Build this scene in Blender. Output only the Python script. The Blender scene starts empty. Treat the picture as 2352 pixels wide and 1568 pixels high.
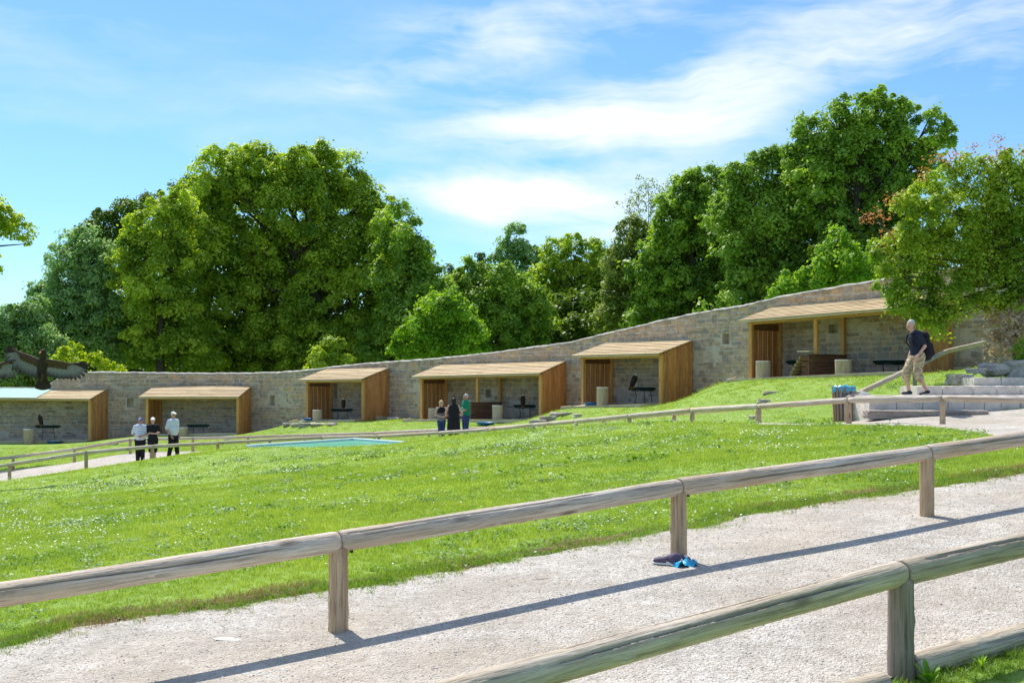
import bpy, bmesh, math, random
import numpy as np
from mathutils import Vector, Matrix

# ------------------------------------------------------------------ camera, sky, sun
scene = bpy.context.scene
COL = scene.collection
K = 1.0 / 2722.6          # metres per unit of picture width at one metre (reference picture 2352 wide)
X0, Y0 = 1176.0, 880.0    # optical axis / eye level in that picture

cam_d = bpy.data.cameras.new("camera")
cam = bpy.data.objects.new("camera", cam_d)
COL.objects.link(cam)
cam.location = (0, 0, 0)
cam.rotation_euler = (math.radians(90), 0, 0)
cam_d.sensor_width = 36.0
cam_d.lens = 36.0 * 2722.6 / 2352.0
cam_d.shift_y = (880.0 - 784.0) / 2352.0
cam_d.clip_start = 0.1
cam_d.clip_end = 3000
scene.camera = cam

SUN_EL = math.radians(55.5)
SUN_AZ = math.radians(-27.0)      # measured from +Y towards +X
sun_dir = Vector((math.sin(SUN_AZ) * math.cos(SUN_EL), math.cos(SUN_AZ) * math.cos(SUN_EL), math.sin(SUN_EL)))
sun_d = bpy.data.lights.new("sun", 'SUN')
sun_d.energy = 3.3
sun_d.angle = math.radians(0.53)
sun_d.color = (1.0, 0.955, 0.88)
sun = bpy.data.objects.new("sun", sun_d)
COL.objects.link(sun)
sun.rotation_euler = sun_dir.to_track_quat('Z', 'Y').to_euler()
sun.location = (0, 0, 60)

scene.view_settings.view_transform = 'Standard'
scene.view_settings.look = 'None'
scene.view_settings.gamma = 1.0
scene.view_settings.exposure = 0.84
scene.view_settings.use_curve_mapping = False
scene.cycles.max_bounces = 6
scene.cycles.diffuse_bounces = 3
scene.cycles.transmission_bounces = 4
scene.cycles.transparent_max_bounces = 4
scene.cycles.use_denoising = True


class NB:
    """small node helper"""
    def __init__(self, nt):
        self.nt = nt; self.n = nt.nodes; self.l = nt.links
    def add(self, t, **kw):
        nd = self.n.new(t)
        for k, v in kw.items():
            setattr(nd, k, v)
        return nd
    def put(self, sock, v):
        if isinstance(v, bpy.types.NodeSocket):
            self.l.new(v, sock)
        elif v is not None:
            sock.default_value = v
    def math(self, op, a, b=None, c=None, clamp=False):
        nd = self.add('ShaderNodeMath', operation=op); nd.use_clamp = clamp
        self.put(nd.inputs[0], a)
        if b is not None: self.put(nd.inputs[1], b)
        if c is not None: self.put(nd.inputs[2], c)
        return nd.outputs[0]
    def mix(self, f, a, b, mode='MIX'):
        nd = self.add('ShaderNodeMix', data_type='RGBA', blend_type=mode)
        self.put(nd.inputs[0], f)
        self.put(nd.inputs[6], a if isinstance(a, bpy.types.NodeSocket) else (*a, 1))
        self.put(nd.inputs[7], b if isinstance(b, bpy.types.NodeSocket) else (*b, 1))
        return nd.outputs[2]
    def noise(self, vec, scale, detail=3, rough=0.55, dist=0.0, out=0):
        nd = self.add('ShaderNodeTexNoise')
        if vec is not None: self.l.new(vec, nd.inputs['Vector'])
        nd.inputs['Scale'].default_value = scale
        nd.inputs['Detail'].default_value = detail
        nd.inputs['Roughness'].default_value = rough
        nd.inputs['Distortion'].default_value = dist
        return nd.outputs[out]
    def ramp(self, f, stops):
        nd = self.add('ShaderNodeValToRGB')
        self.put(nd.inputs[0], f)
        el = nd.color_ramp.elements
        while len(el) < len(stops): el.new(0.5)
        for e, (p, c) in zip(el, stops):
            e.position = p; e.color = (c, c, c, 1) if not hasattr(c, '__len__') else (*c, 1)
        return nd.outputs[0]
    def mapping(self, vec, scale=(1, 1, 1), loc=(0, 0, 0), rot=(0, 0, 0)):
        nd = self.add('ShaderNodeMapping')
        self.l.new(vec, nd.inputs[0])
        nd.inputs['Scale'].default_value = scale; nd.inputs['Location'].default_value = loc
        nd.inputs['Rotation'].default_value = rot
        return nd.outputs[0]
    def combine(self, x, y, z=0.0):
        nd = self.add('ShaderNodeCombineXYZ')
        self.put(nd.inputs[0], x); self.put(nd.inputs[1], y); self.put(nd.inputs[2], z)
        return nd.outputs[0]


world = bpy.data.worlds.new("World")
scene.world = world
world.use_nodes = True
wn = NB(world.node_tree)
for nd in list(wn.n): wn.n.remove(nd)
w_out = wn.add('ShaderNodeOutputWorld')
sky = wn.add('ShaderNodeTexSky', sky_type='NISHITA')
sky.sun_disc = False
sky.sun_elevation = SUN_EL
sky.sun_rotation = SUN_AZ
sky.altitude = 250
sky.air_density = 1.0
sky.dust_density = 0.35
sky.ozone_density = 2.2
geo = wn.add('ShaderNodeTexCoord')
sep = wn.add('ShaderNodeSeparateXYZ')
wn.l.new(geo.outputs['Generated'], sep.inputs[0])
az = wn.math('ARCTAN2', sep.outputs[0], sep.outputs[1])
el = wn.math('ARCSINE', sep.outputs[2])
dirv = wn.combine(az, el, 0.0)
warp = wn.noise(dirv, 6.0, 4, 0.55, 0.0, out=1)
wv = wn.add('ShaderNodeVectorMath', operation='SUBTRACT'); wn.l.new(warp, wv.inputs[0]); wv.inputs[1].default_value = (0.5, 0.5, 0.5)
ws = wn.add('ShaderNodeVectorMath', operation='SCALE'); wn.l.new(wv.outputs[0], ws.inputs[0]); ws.inputs['Scale'].default_value = 0.055
wa = wn.add('ShaderNodeVectorMath', operation='ADD'); wn.l.new(dirv, wa.inputs[0]); wn.l.new(ws.outputs[0], wa.inputs[1])
dw = wa.outputs[0]
# wind-drawn fibres of the cirrus
fib = wn.noise(wn.mapping(dw, (4.5, 30.0, 1.0), rot=(0, 0, -0.26)), 1.0, 7, 0.62, 0.6)
fib2 = wn.noise(wn.mapping(dw, (4.0, 12.0, 1.0), loc=(3.1, 1.7, 0), rot=(0, 0, -0.36)), 1.0, 5, 0.6, 0.3)
veil = wn.noise(wn.mapping(dw, (2.2, 5.0, 1.0), loc=(8.3, 4.2, 0), rot=(0, 0, -0.25)), 1.0, 5, 0.55, 0.2)


def sky_patch(px, py, rx, ry, tilt):
    """soft elliptical bank of cirrus at a compass bearing / height in the sky"""
    a = math.atan((px - X0) * K); e = math.atan((Y0 - py) * K * math.cos(a))
    v = wn.mapping(dw, (1, 1, 1), loc=(-a, -e, 0))
    r = wn.add('ShaderNodeVectorRotate', rotation_type='Z_AXIS'); wn.l.new(v, r.inputs[0]); r.inputs['Angle'].default_value = tilt
    s = wn.add('ShaderNodeSeparateXYZ'); wn.l.new(r.outputs[0], s.inputs[0])
    xx = wn.math('POWER', wn.math('ABSOLUTE', wn.math('DIVIDE', s.outputs[0], rx * K)), 2.0)
    yy = wn.math('POWER', wn.math('ABSOLUTE', wn.math('DIVIDE', s.outputs[1], ry * K)), 2.0)
    return wn.math('EXPONENT', wn.math('MULTIPLY', wn.math('ADD', xx, yy), -1.0))


den = None
for px, py, rx, ry, tilt, amp in [(1310, 285, 230, 44, -0.02, 1.6), (1190, 452, 230, 34, 0.0, 1.8), (1420, 400, 260, 110, -0.2, 0.55),
                                  (1080, 135, 330, 50, -0.2, 0.68), (1800, 130, 460, 80, -0.2, 0.48), (1500, 500, 300, 60, 0, 0.45),
                                  (2250, 110, 300, 80, 0.1, 0.4), (1150, 40, 260, 40, -0.1, 0.45), (1600, 250, 260, 80, -0.3, 0.5)]:
    g = wn.math('MULTIPLY', sky_patch(px, py, rx, ry, tilt), amp)
    den = g if den is None else wn.math('ADD', den, g)
# out-of-view cirrus overhead thickened to add fill light, thinner low over the trees
high = wn.math('ADD', wn.math('MULTIPLY', wn.ramp(el, [(0.27, 0.0), (0.75, 1.0)]), 0.75), 0.22)
base_cover = wn.math('MULTIPLY', wn.ramp(veil, [(0.38, 0.0), (0.66, 1.0)]), high)
den = wn.math('ADD', den, base_cover)
tex = wn.math('ADD', wn.math('MULTIPLY', wn.ramp(fib, [(0.3, 0.0), (0.7, 1.0)]), 0.38), wn.math('MULTIPLY', wn.ramp(fib2, [(0.3, 0.0), (0.68, 1.0)]), 0.72))
wisp = wn.math('ADD', wn.math('MULTIPLY', wn.math('SUBTRACT', tex, 0.52), 1.25), wn.math('MULTIPLY', den, 0.52))
cloud = wn.math('MULTIPLY', wn.math('MULTIPLY', wisp, wn.math('MINIMUM', wn.math('MULTIPLY', den, 2.2), 1.0)), 1.25, clamp=True)
up = wn.math('GREATER_THAN', sep.outputs[2], -0.02)
cloud = wn.math('MULTIPLY', cloud, up)
tint = wn.mix(1.0, sky.outputs[0], (0.53, 0.745, 0.93), 'MULTIPLY')
scol = wn.mix(wn.math('MULTIPLY', cloud, 0.9), tint, (5.7, 6.0, 6.2))
bg = wn.add('ShaderNodeBackground')
wn.l.new(scol, bg.inputs[0])
bg.inputs[1].default_value = 0.105
wn.l.new(bg.outputs[0], w_out.inputs[0])

# ------------------------------------------------------------------ helpers
rng = np.random.default_rng(7)
random.seed(7)


def PT(px, py, d):
    return np.array(((px - X0) * K * d, d, (Y0 - py) * K * d))


def tag(o, label=None, cat=None, group=None, kind=None):
    if label: o['label'] = label
    if cat: o['category'] = cat
    if group: o['group'] = group
    if kind: o['kind'] = kind
    return o


def empty(name, loc, label=None, cat=None, group=None, rz=0.0, kind=None):
    o = bpy.data.objects.new(name, None)
    o.empty_display_size = 0.2
    COL.objects.link(o)
    o.location = loc; o.rotation_euler = (0, 0, rz)
    return tag(o, label, cat, group, kind)


def frame_of(d, ref=(0, 0, 1)):
    d = Vector(d).normalized()
    r = Vector(ref)
    if abs(d.dot(r)) > 0.98: r = Vector((1, 0, 0))
    x = r.cross(d).normalized(); y = d.cross(x).normalized()
    return x, y, d


class MB:
    """collects geometry, then links it as one mesh object"""
    def __init__(self):
        self.v = []; self.f = []; self.t = []; self.tint = 1.0
    def add(self, verts, faces, tint=None):
        b = len(self.v)
        self.v += [tuple(p) for p in verts]
        self.t += [self.tint if tint is None else tint] * len(verts)
        self.f += [tuple(i + b for i in f) for f in faces]
    def box(self, c, s, R=None, tint=None, bevel=0.0):
        """box by centre, full size; bevelled edges if asked"""
        hx, hy, hz = s[0] / 2, s[1] / 2, s[2] / 2
        if bevel <= 0:
            vs = [(x, y, z) for z in (-hz, hz) for y in (-hy, hy) for x in (-hx, hx)]
            fs = [(0, 2, 3, 1), (4, 5, 7, 6), (0, 1, 5, 4), (2, 6, 7, 3), (0, 4, 6, 2), (1, 3, 7, 5)]
        else:
            b = min(bevel, hx * .9, hy * .9, hz * .9)
            bm = bmesh.new(); bmesh.ops.create_cube(bm, size=1)
            for v in bm.verts: v.co = Vector((v.co.x * s[0], v.co.y * s[1], v.co.z * s[2]))
            bmesh.ops.bevel(bm, geom=list(bm.edges), offset=b, segments=1, affect='EDGES')
            bm.verts.index_update()
            vs = [tuple(v.co) for v in bm.verts]; fs = [tuple(v.index for v in f.verts) for f in bm.faces]; bm.free()
        R = R or Matrix.Identity(3); c = Vector(c)
        self.add([R @ Vector(p) + c for p in vs], fs, tint)
    def tube(self, pts, rad, n=10, cap=True, tint=None, jit=0.0):
        pts = [Vector(p) for p in pts]
        if not hasattr(rad, '__len__'): rad = [rad] * len(pts)
        vs = []; fs = []
        ref = Vector((0, 0, 1))
        d0 = (pts[-1] - pts[0]).normalized()
        if abs(d0.z) > 0.8: ref = Vector((1, 0, 0))
        for i, p in enumerate(pts):
            d = pts[min(i + 1, len(pts) - 1)] - pts[max(i - 1, 0)]
            x, y, _ = frame_of(d, ref)
            for k in range(n):
                a = 2 * math.pi * k / n
                r = rad[i] * (1 + random.uniform(-jit, jit))
                vs.append(p + x * math.cos(a) * r + y * math.sin(a) * r)
        for i in range(len(pts) - 1):
            for k in range(n):
                k2 = (k + 1) % n
                fs.append((i * n + k, i * n + k2, (i + 1) * n + k2, (i + 1) * n + k))
        if cap:
            fs.append(tuple(range(n - 1, -1, -1)))
            fs.append(tuple((len(pts) - 1) * n + k for k in range(n)))
        self.add(vs, fs, tint)
    def mesh(self, name, mat, smooth=False):
        me = bpy.data.meshes.new(name)
        me.from_pydata(self.v, [], self.f)
        at = me.attributes.new('tint', 'FLOAT', 'POINT')
        at.data.foreach_set('value', np.array(self.t, dtype=np.float32))
        if mat: me.materials.append(mat)
        if smooth: me.polygons.foreach_set('use_smooth', [True] * len(me.polygons))
        me.update()
        return me
    def build(self, name, mat, parent=None, smooth=False, local=False):
        """vertices are in world space unless local; the parent must be an unrotated Empty in the first case"""
        if parent is not None and not local:
            off = Vector((0, 0, 0)); p = parent
            while p is not None: off += p.location; p = p.parent
            self.v = [(a - off.x, b - off.y, c - off.z) for a, b, c in self.v]
        me = self.mesh(name, mat, smooth)
        o = bpy.data.objects.new(name, me); COL.objects.link(o)
        if parent is not None: o.parent = parent
        return o


def np_mesh(name, verts, faces_idx, nper, mat, tint=None, smooth=False):
    """fast mesh from numpy: faces all with nper corners"""
    me = bpy.data.meshes.new(name)
    nv = len(verts); nf = len(faces_idx) // nper
    me.vertices.add(nv); me.vertices.foreach_set('co', verts.astype(np.float32).ravel())
    me.loops.add(nf * nper); me.loops.foreach_set('vertex_index', faces_idx.astype(np.int32))
    me.polygons.add(nf)
    me.polygons.foreach_set('loop_start', np.arange(0, nf * nper, nper, dtype=np.int32))
    me.polygons.foreach_set('loop_total', np.full(nf, nper, dtype=np.int32))
    if smooth: me.polygons.foreach_set('use_smooth', np.ones(nf, dtype=bool))
    me.update(calc_edges=True)
    if tint is not None:
        at = me.attributes.new('tint', 'FLOAT', 'POINT')
        at.data.foreach_set('value', tint.astype(np.float32))
    if mat: me.materials.append(mat)
    return me


# ------------------------------------------------------------------ materials
def new_mat(name):
    m = bpy.data.materials.new(name); m.use_nodes = True
    nb = NB(m.node_tree)
    bs = nb.n['Principled BSDF']
    return m, nb, bs


def attr(nb, name='tint'):
    a = nb.add('ShaderNodeAttribute'); a.attribute_name = name
    return a.outputs['Fac']


def bump(nb, bs, h, strength=0.3, dist=0.01):
    b = nb.add('ShaderNodeBump'); b.inputs['Strength'].default_value = strength; b.inputs['Distance'].default_value = dist
    nb.l.new(h, b.inputs['Height']); nb.l.new(b.outputs[0], bs.inputs['Normal'])


def mat_plain(name, col, rough=0.7, var=0.15, scale=20, spec=0.3, metal=0.0, bmp=0.0, bscale=120):
    m, nb, bs = new_mat(name)
    tc = nb.add('ShaderNodeTexCoord').outputs['Object']
    n = nb.noise(tc, scale, 4)
    f = nb.ramp(n, [(0.3, 1 - var), (0.7, 1 + var)])
    nb.l.new(nb.mix(1.0, col, f, 'MULTIPLY'), bs.inputs['Base Color'])
    bs.inputs['Roughness'].default_value = rough
    bs.inputs['Specular IOR Level'].default_value = spec
    bs.inputs['Metallic'].default_value = metal
    if bmp: bump(nb, bs, nb.noise(tc, bscale, 3), bmp, 0.004)
    return m


def mat_wood(name, ca, cb, cc, axis='X', rough=0.75, grain=1.0, knots=True, grey=0.0):
    """timber: long grain along the object's own axis, knots, weathering"""
    m, nb, bs = new_mat(name)
    tc = nb.add('ShaderNodeTexCoord').outputs['Object']
    inf = nb.add('ShaderNodeObjectInfo').outputs['Random']
    sh = nb.add('ShaderNodeVectorMath', operation='ADD'); nb.l.new(tc, sh.inputs[0])
    nb.l.new(nb.combine(nb.math('MULTIPLY', inf, 37.0), nb.math('MULTIPLY', inf, 11.0), nb.math('MULTIPLY', inf, 23.0)), sh.inputs[1])
    v = sh.outputs[0]
    s = {'X': (1.6, 26, 26), 'Y': (26, 1.6, 26), 'Z': (26, 26, 1.6)}[axis]
    s2 = {'X': (0.9, 5, 5), 'Y': (5, .9, 5), 'Z': (5, 5, 0.9)}[axis]
    s3 = {'X': (3, 90, 90), 'Y': (90, 3, 90), 'Z': (90, 90, 3)}[axis]
    g = nb.noise(nb.mapping(v, tuple(k * grain for k in s)), 1.0, 6, 0.65, 0.4)
    big = nb.noise(nb.mapping(v, s2), 1.0, 4, 0.6, 0.5)
    fine = nb.noise(nb.mapping(v, s3), 1.0, 3, 0.6, 0.1)
    c = nb.mix(nb.ramp(g, [(0.3, 0.0), (0.7, 1.0)]), ca, cb)
    c = nb.mix(nb.ramp(big, [(0.42, 0.0), (0.68, 0.85)]), c, cc)
    c = nb.mix(nb.ramp(fine, [(0.36, 0.6), (0.5, 0.0)]), c, tuple(k * 0.45 for k in ca))
    if knots:
        vo = nb.add('ShaderNodeTexVoronoi'); vo.feature = 'F1'
        ks = {'X': (1.6, 5, 5), 'Y': (5, 1.6, 5), 'Z': (5, 5, 1.6)}[axis]
        nb.l.new(nb.mapping(v, ks), vo.inputs['Vector']); vo.inputs['Scale'].default_value = 1.0
        c = nb.mix(nb.ramp(vo.outputs['Distance'], [(0.06, 0.9), (0.16, 0.0)]), c, tuple(k * 0.35 for k in ca))
    t = attr(nb)
    c = nb.mix(1.0, c, nb.combine(t, t, t), 'MULTIPLY')
    nb.l.new(c, bs.inputs['Base Color'])
    bs.inputs['Roughness'].default_value = rough
    bs.inputs['Specular IOR Level'].default_value = 0.25
    bump(nb, bs, nb.math('ADD', g, fine), 0.7, 0.006)
    return m


def mat_leaf(name, ca, cb, trans=0.45, hue_noise=0.5, tcol=None, rough=0.5):
    m, nb, bs = new_mat(name)
    g = nb.add('ShaderNodeNewGeometry')
    n = nb.noise(g.outputs['Position'], hue_noise, 3)
    t = attr(nb)
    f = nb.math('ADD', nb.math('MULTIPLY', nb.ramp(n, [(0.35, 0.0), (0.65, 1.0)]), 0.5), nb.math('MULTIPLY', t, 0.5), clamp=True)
    c = nb.mix(f, ca, cb)
    nb.l.new(c, bs.inputs['Base Color'])
    bs.inputs['Roughness'].default_value = rough
    bs.inputs['Specular IOR Level'].default_value = 0.35
    tr = nb.add('ShaderNodeBsdfTranslucent')
    tc = tcol or (1.5, 1.35, 0.5)
    nb.l.new(nb.mix(1.0, c, tc, 'MULTIPLY'), tr.inputs[0])
    mx = nb.add('ShaderNodeMixShader'); mx.inputs[0].default_value = trans
    nb.l.new(bs.outputs[0], mx.inputs[1]); nb.l.new(tr.outputs[0], mx.inputs[2])
    nb.l.new(mx.outputs[0], nb.n['Material Output'].inputs[0])
    return m


M = {}
M['log_x'] = mat_wood('weathered_log', (0.42, 0.33, 0.25), (0.80, 0.71, 0.61), (0.56, 0.41, 0.27), 'X')
M['log_z'] = mat_wood('weathered_post', (0.42, 0.28, 0.17), (0.72, 0.54, 0.36), (0.40, 0.26, 0.15), 'Z')
M['log_x_old'] = mat_wood('mossy_log', (0.34, 0.275, 0.20), (0.74, 0.64, 0.53), (0.44, 0.36, 0.24), 'X')
M['log_z_old'] = mat_wood('mossy_post', (0.20, 0.16, 0.125), (0.44, 0.36, 0.30), (0.22, 0.17, 0.12), 'Z')
M['shed_post'] = mat_wood('shed_post_wood', (0.72, 0.35, 0.10), (0.80, 0.46, 0.16), (0.62, 0.28, 0.08), 'Z', grain=0.6)
M['shed_beam'] = mat_wood('shed_beam_wood', (0.60, 0.32, 0.10), (0.70, 0.42, 0.16), (0.54, 0.27, 0.09), 'X', grain=0.6)
M['side_board'] = mat_wood('side_board_wood', (0.62, 0.28, 0.09), (0.72, 0.38, 0.15), (0.46, 0.18, 0.06), 'Z', grain=0.6)
M['roof_board'] = mat_wood('roof_board_wood', (0.62, 0.46, 0.26), (0.78, 0.62, 0.40), (0.50, 0.34, 0.17), 'X', grain=0.7, knots=False)
M['edge_board'] = mat_wood('ground_frame_wood', (0.62, 0.50, 0.34), (0.72, 0.61, 0.45), (0.5, 0.38, 0.24), 'X', grain=0.6, knots=False)
M['dark_plank'] = mat_wood('dark_plank_wood', (0.22, 0.10, 0.05), (0.30, 0.15, 0.08), (0.16, 0.075, 0.04), 'X', grain=0.6, knots=False)
M['log_end'] = mat_wood('stacked_log_wood', (0.34, 0.24, 0.10), (0.46, 0.34, 0.16), (0.25, 0.17, 0.07), 'X', grain=0.8)
M['perch_wood'] = mat_wood('drum_wood', (0.54, 0.41, 0.28), (0.66, 0.52, 0.37), (0.46, 0.32, 0.20), 'Z', grain=0.8, knots=False)
M['bin_slat'] = mat_wood('bin_slat_wood', (0.28, 0.18, 0.12), (0.40, 0.29, 0.21), (0.22, 0.14, 0.09), 'Z', grain=0.8, knots=False)
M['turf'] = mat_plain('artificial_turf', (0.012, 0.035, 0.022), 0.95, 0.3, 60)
M['steel'] = mat_plain('dark_steel', (0.05, 0.05, 0.05), 0.5, 0.2, 20, 0.5, 0.6)
M['white'] = mat_plain('white_paint', (0.8, 0.8, 0.78), 0.5, 0.05)
M['bracket'] = mat_plain('black_bracket', (0.015, 0.015, 0.015), 0.5, 0.1)
M['blue_plastic'] = mat_plain('blue_plastic', (0.03, 0.20, 0.55), 0.35, 0.1, 10, 0.5)
M['bag'] = mat_plain('cyan_bag', (0.02, 0.38, 0.62), 0.35, 0.15, 30, 0.5, bmp=0.4, bscale=40)
M['canvas'] = mat_plain('turquoise_sheet', (0.13, 0.40, 0.33), 0.5, 0.08, 5)
M['rim'] = mat_plain('pool_rim', (0.66, 0.76, 0.76), 0.4, 0.05, 5)
M['skin'] = mat_plain('skin', (0.50, 0.27, 0.19), 0.55, 0.08, 12)
M['skin_pale'] = mat_plain('pale_skin', (0.62, 0.36, 0.28), 0.55, 0.08, 12)
M['black_cloth'] = mat_plain('black_cloth', (0.014, 0.014, 0.018), 0.85, 0.3, 18, bmp=0.3, bscale=14)
M['navy'] = mat_plain('navy_cloth', (0.02, 0.025, 0.05), 0.85, 0.3, 18, bmp=0.3, bscale=14)
M['jeans'] = mat_plain('blue_denim', (0.03, 0.06, 0.16), 0.85, 0.25, 30, bmp=0.3, bscale=14)
M['white_cloth'] = mat_plain('white_cloth', (0.66, 0.70, 0.80), 0.8, 0.06, 8, bmp=0.4, bscale=12)
M['green_cloth'] = mat_plain('green_cloth', (0.01, 0.24, 0.12), 0.8, 0.15, 8, bmp=0.4, bscale=12)
M['grey_cloth'] = mat_plain('grey_cloth', (0.20, 0.20, 0.22), 0.8, 0.15, 8)
M['blue_cap'] = mat_plain('blue_cap', (0.08, 0.10, 0.34), 0.7, 0.1)
M['hair_blond'] = mat_plain('blond_hair', (0.55, 0.38, 0.16), 0.55, 0.25, 50)
M['hair_dark'] = mat_plain('dark_hair', (0.012, 0.010, 0.010), 0.45, 0.25, 50)
M['hair_grey'] = mat_plain('grey_hair', (0.5, 0.48, 0.46), 0.6, 0.2, 50)
M['eye'] = mat_plain('dark_eye', (0.02, 0.015, 0.012), 0.2, 0.0)
M['shoe'] = mat_plain('dark_shoe', (0.03, 0.03, 0.03), 0.6, 0.2)
M['feather_dark'] = mat_plain('dark_feathers', (0.035, 0.024, 0.017), 0.8, 0.5, 18, bmp=0.6, bscale=60)
M['feather_grey'] = mat_plain('grey_flight_feathers', (0.13, 0.12, 0.12), 0.7, 0.35, 25)
def mat_vane():
    m, nb, bs = new_mat('flight_feather_vane')
    tc = nb.add('ShaderNodeTexCoord').outputs['Object']
    n = nb.noise(tc, 30, 3)
    c = nb.mix(attr(nb), (0.030, 0.022, 0.018), (0.24, 0.225, 0.225))
    nb.l.new(nb.mix(1.0, c, nb.ramp(n, [(0.3, .7), (0.7, 1.2)]), 'MULTIPLY'), bs.inputs['Base Color']); bs.inputs['Roughness'].default_value = .7
    return m
M['vane'] = mat_vane()
M['feather_brown'] = mat_plain('brown_covert_feathers', (0.075, 0.045, 0.027), 0.8, 0.5, 22, bmp=0.6, bscale=60)
M['feather_white'] = mat_plain('white_feathers', (0.7, 0.68, 0.64), 0.8, 0.1, 22)
M['beak'] = mat_plain('orange_beak', (0.75, 0.22, 0.05), 0.5, 0.1)
M['bark'] = mat_wood('bark', (0.05, 0.04, 0.03), (0.10, 0.085, 0.065), (0.06, 0.06, 0.035), 'Z', grain=0.25, knots=False)
M['twig'] = mat_plain('twig_bark', (0.16, 0.13, 0.10), 0.85, 0.3, 5)


def mat_camo():
    m, nb, bs = new_mat('sand_plaid_cloth')
    tc = nb.add('ShaderNodeTexCoord').outputs['Object']
    a = nb.noise(nb.mapping(tc, (1, 1, 2.0)), 9.0, 3)
    b = nb.noise(nb.mapping(tc, (1, 1, 3.0), loc=(4, 2, 1)), 14.0, 3)
    c = nb.mix(nb.ramp(a, [(0.47, 0.0), (0.53, 1.0)]), (0.46, 0.37, 0.22), (0.30, 0.22, 0.12))
    c = nb.mix(nb.ramp(b, [(0.55, 0.0), (0.6, 1.0)]), c, (0.62, 0.54, 0.38))
    nb.l.new(c, bs.inputs['Base Color']); bs.inputs['Roughness'].default_value = 0.85
    return m
M['camo'] = mat_camo()


def mat_grass_ground():
    m, nb, bs = new_mat('lawn_turf')
    g = nb.add('ShaderNodeNewGeometry').outputs['Position']
    a = nb.noise(g, 0.22, 4, 0.6)
    b = nb.noise(g, 1.7, 5, 0.6)
    c = nb.noise(g, 11.0, 5, 0.7)
    d = nb.noise(g, 45.0, 4, 0.7)
    col = nb.mix(nb.ramp(a, [(0.38, 0.0), (0.62, 1.0)]), (0.215, 0.335, 0.065), (0.29, 0.41, 0.085))
    col = nb.mix(nb.ramp(b, [(0.4, 0.0), (0.68, 0.6)]), col, (0.33, 0.43, 0.10))
    col = nb.mix(nb.ramp(c, [(0.36, 0.55), (0.56, 0.0)]), col, (0.13, 0.25, 0.022))
    col = nb.mix(nb.ramp(d, [(0.3, 0.5), (0.5, 0.0)]), col, (0.12, 0.21, 0.025))
    nb.l.new(col, bs.inputs['Base Color'])
    bs.inputs['Roughness'].default_value = 0.9
    bs.inputs['Specular IOR Level'].default_value = 0.1
    bump(nb, bs, nb.math('ADD', nb.math('MULTIPLY', c, 1.5), d), 0.5, 0.03)
    return m
M['lawn'] = mat_grass_ground()


def mat_gravel(name, ca, cb, cc):
    m, nb, bs = new_mat(name)
    g = nb.add('ShaderNodeNewGeometry').outputs['Position']
    v = nb.add('ShaderNodeTexVoronoi'); nb.l.new(g, v.inputs['Vector']); v.inputs['Scale'].default_value = 110.0
    v2 = nb.add('ShaderNodeTexVoronoi'); nb.l.new(g, v2.inputs['Vector']); v2.inputs['Scale'].default_value = 48.0
    n = nb.noise(g, 0.55, 5, 0.6); n1 = nb.noise(g, 1.9, 6, 0.7); n2 = nb.noise(g, 9.0, 6, 0.7); n3 = nb.noise(g, 60.0, 3, 0.7)
    s = nb.add('ShaderNodeSeparateColor'); nb.l.new(v.outputs['Color'], s.inputs[0])
    s2 = nb.add('ShaderNodeSeparateColor'); nb.l.new(v2.outputs['Color'], s2.inputs[0])
    col = nb.mix(nb.ramp(s.outputs[0], [(0.1, 0.0), (0.9, 1.0)]), ca, cb)
    col = nb.mix(nb.ramp(s2.outputs[1], [(0.62, 0.0), (0.95, 0.6)]), col, cc)
    col = nb.mix(nb.ramp(v.outputs['Distance'], [(0.35, 0.0), (0.8, 0.6)]), col, cc)
    col = nb.mix(nb.ramp(n, [(0.40, 0.0), (0.62, 0.6)]), col, (ca[0] * .96, ca[1] * .90, ca[2] * .80))
    col = nb.mix(nb.ramp(n1, [(0.42, 0.38), (0.56, 0.0)]), col, (cc[0], cc[1] * .95, cc[2] * .85))
    col = nb.mix(nb.ramp(n1, [(0.60, 0.0), (0.72, 0.45)]), col, tuple(min(.85, k * 1.12) for k in cb))
    col = nb.mix(nb.ramp(n2, [(0.36, 0.4), (0.5, 0.0)]), col, cc)
    nb.l.new(col, bs.inputs['Base Color'])
    bs.inputs['Roughness'].default_value = 0.9; bs.inputs['Specular IOR Level'].default_value = 0.15
    h = nb.math('ADD', nb.math('MULTIPLY', v.outputs['Distance'], -0.6), nb.math('MULTIPLY', v2.outputs['Distance'], -0.8))
    h = nb.math('ADD', h, nb.math('ADD', nb.math('MULTIPLY', n2, 1.8), nb.math('MULTIPLY', n1, 3.0)))
    bump(nb, bs, h, 0.9, 0.014)
    return m
M['gravel'] = mat_gravel('limestone_gravel', (0.58, 0.53, 0.465), (0.82, 0.775, 0.71), (0.33, 0.295, 0.25))
M['soil'] = mat_plain('dry_soil', (0.16, 0.105, 0.06), 0.95, 0.4, 14, 0.1, bmp=0.6, bscale=40)


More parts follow.
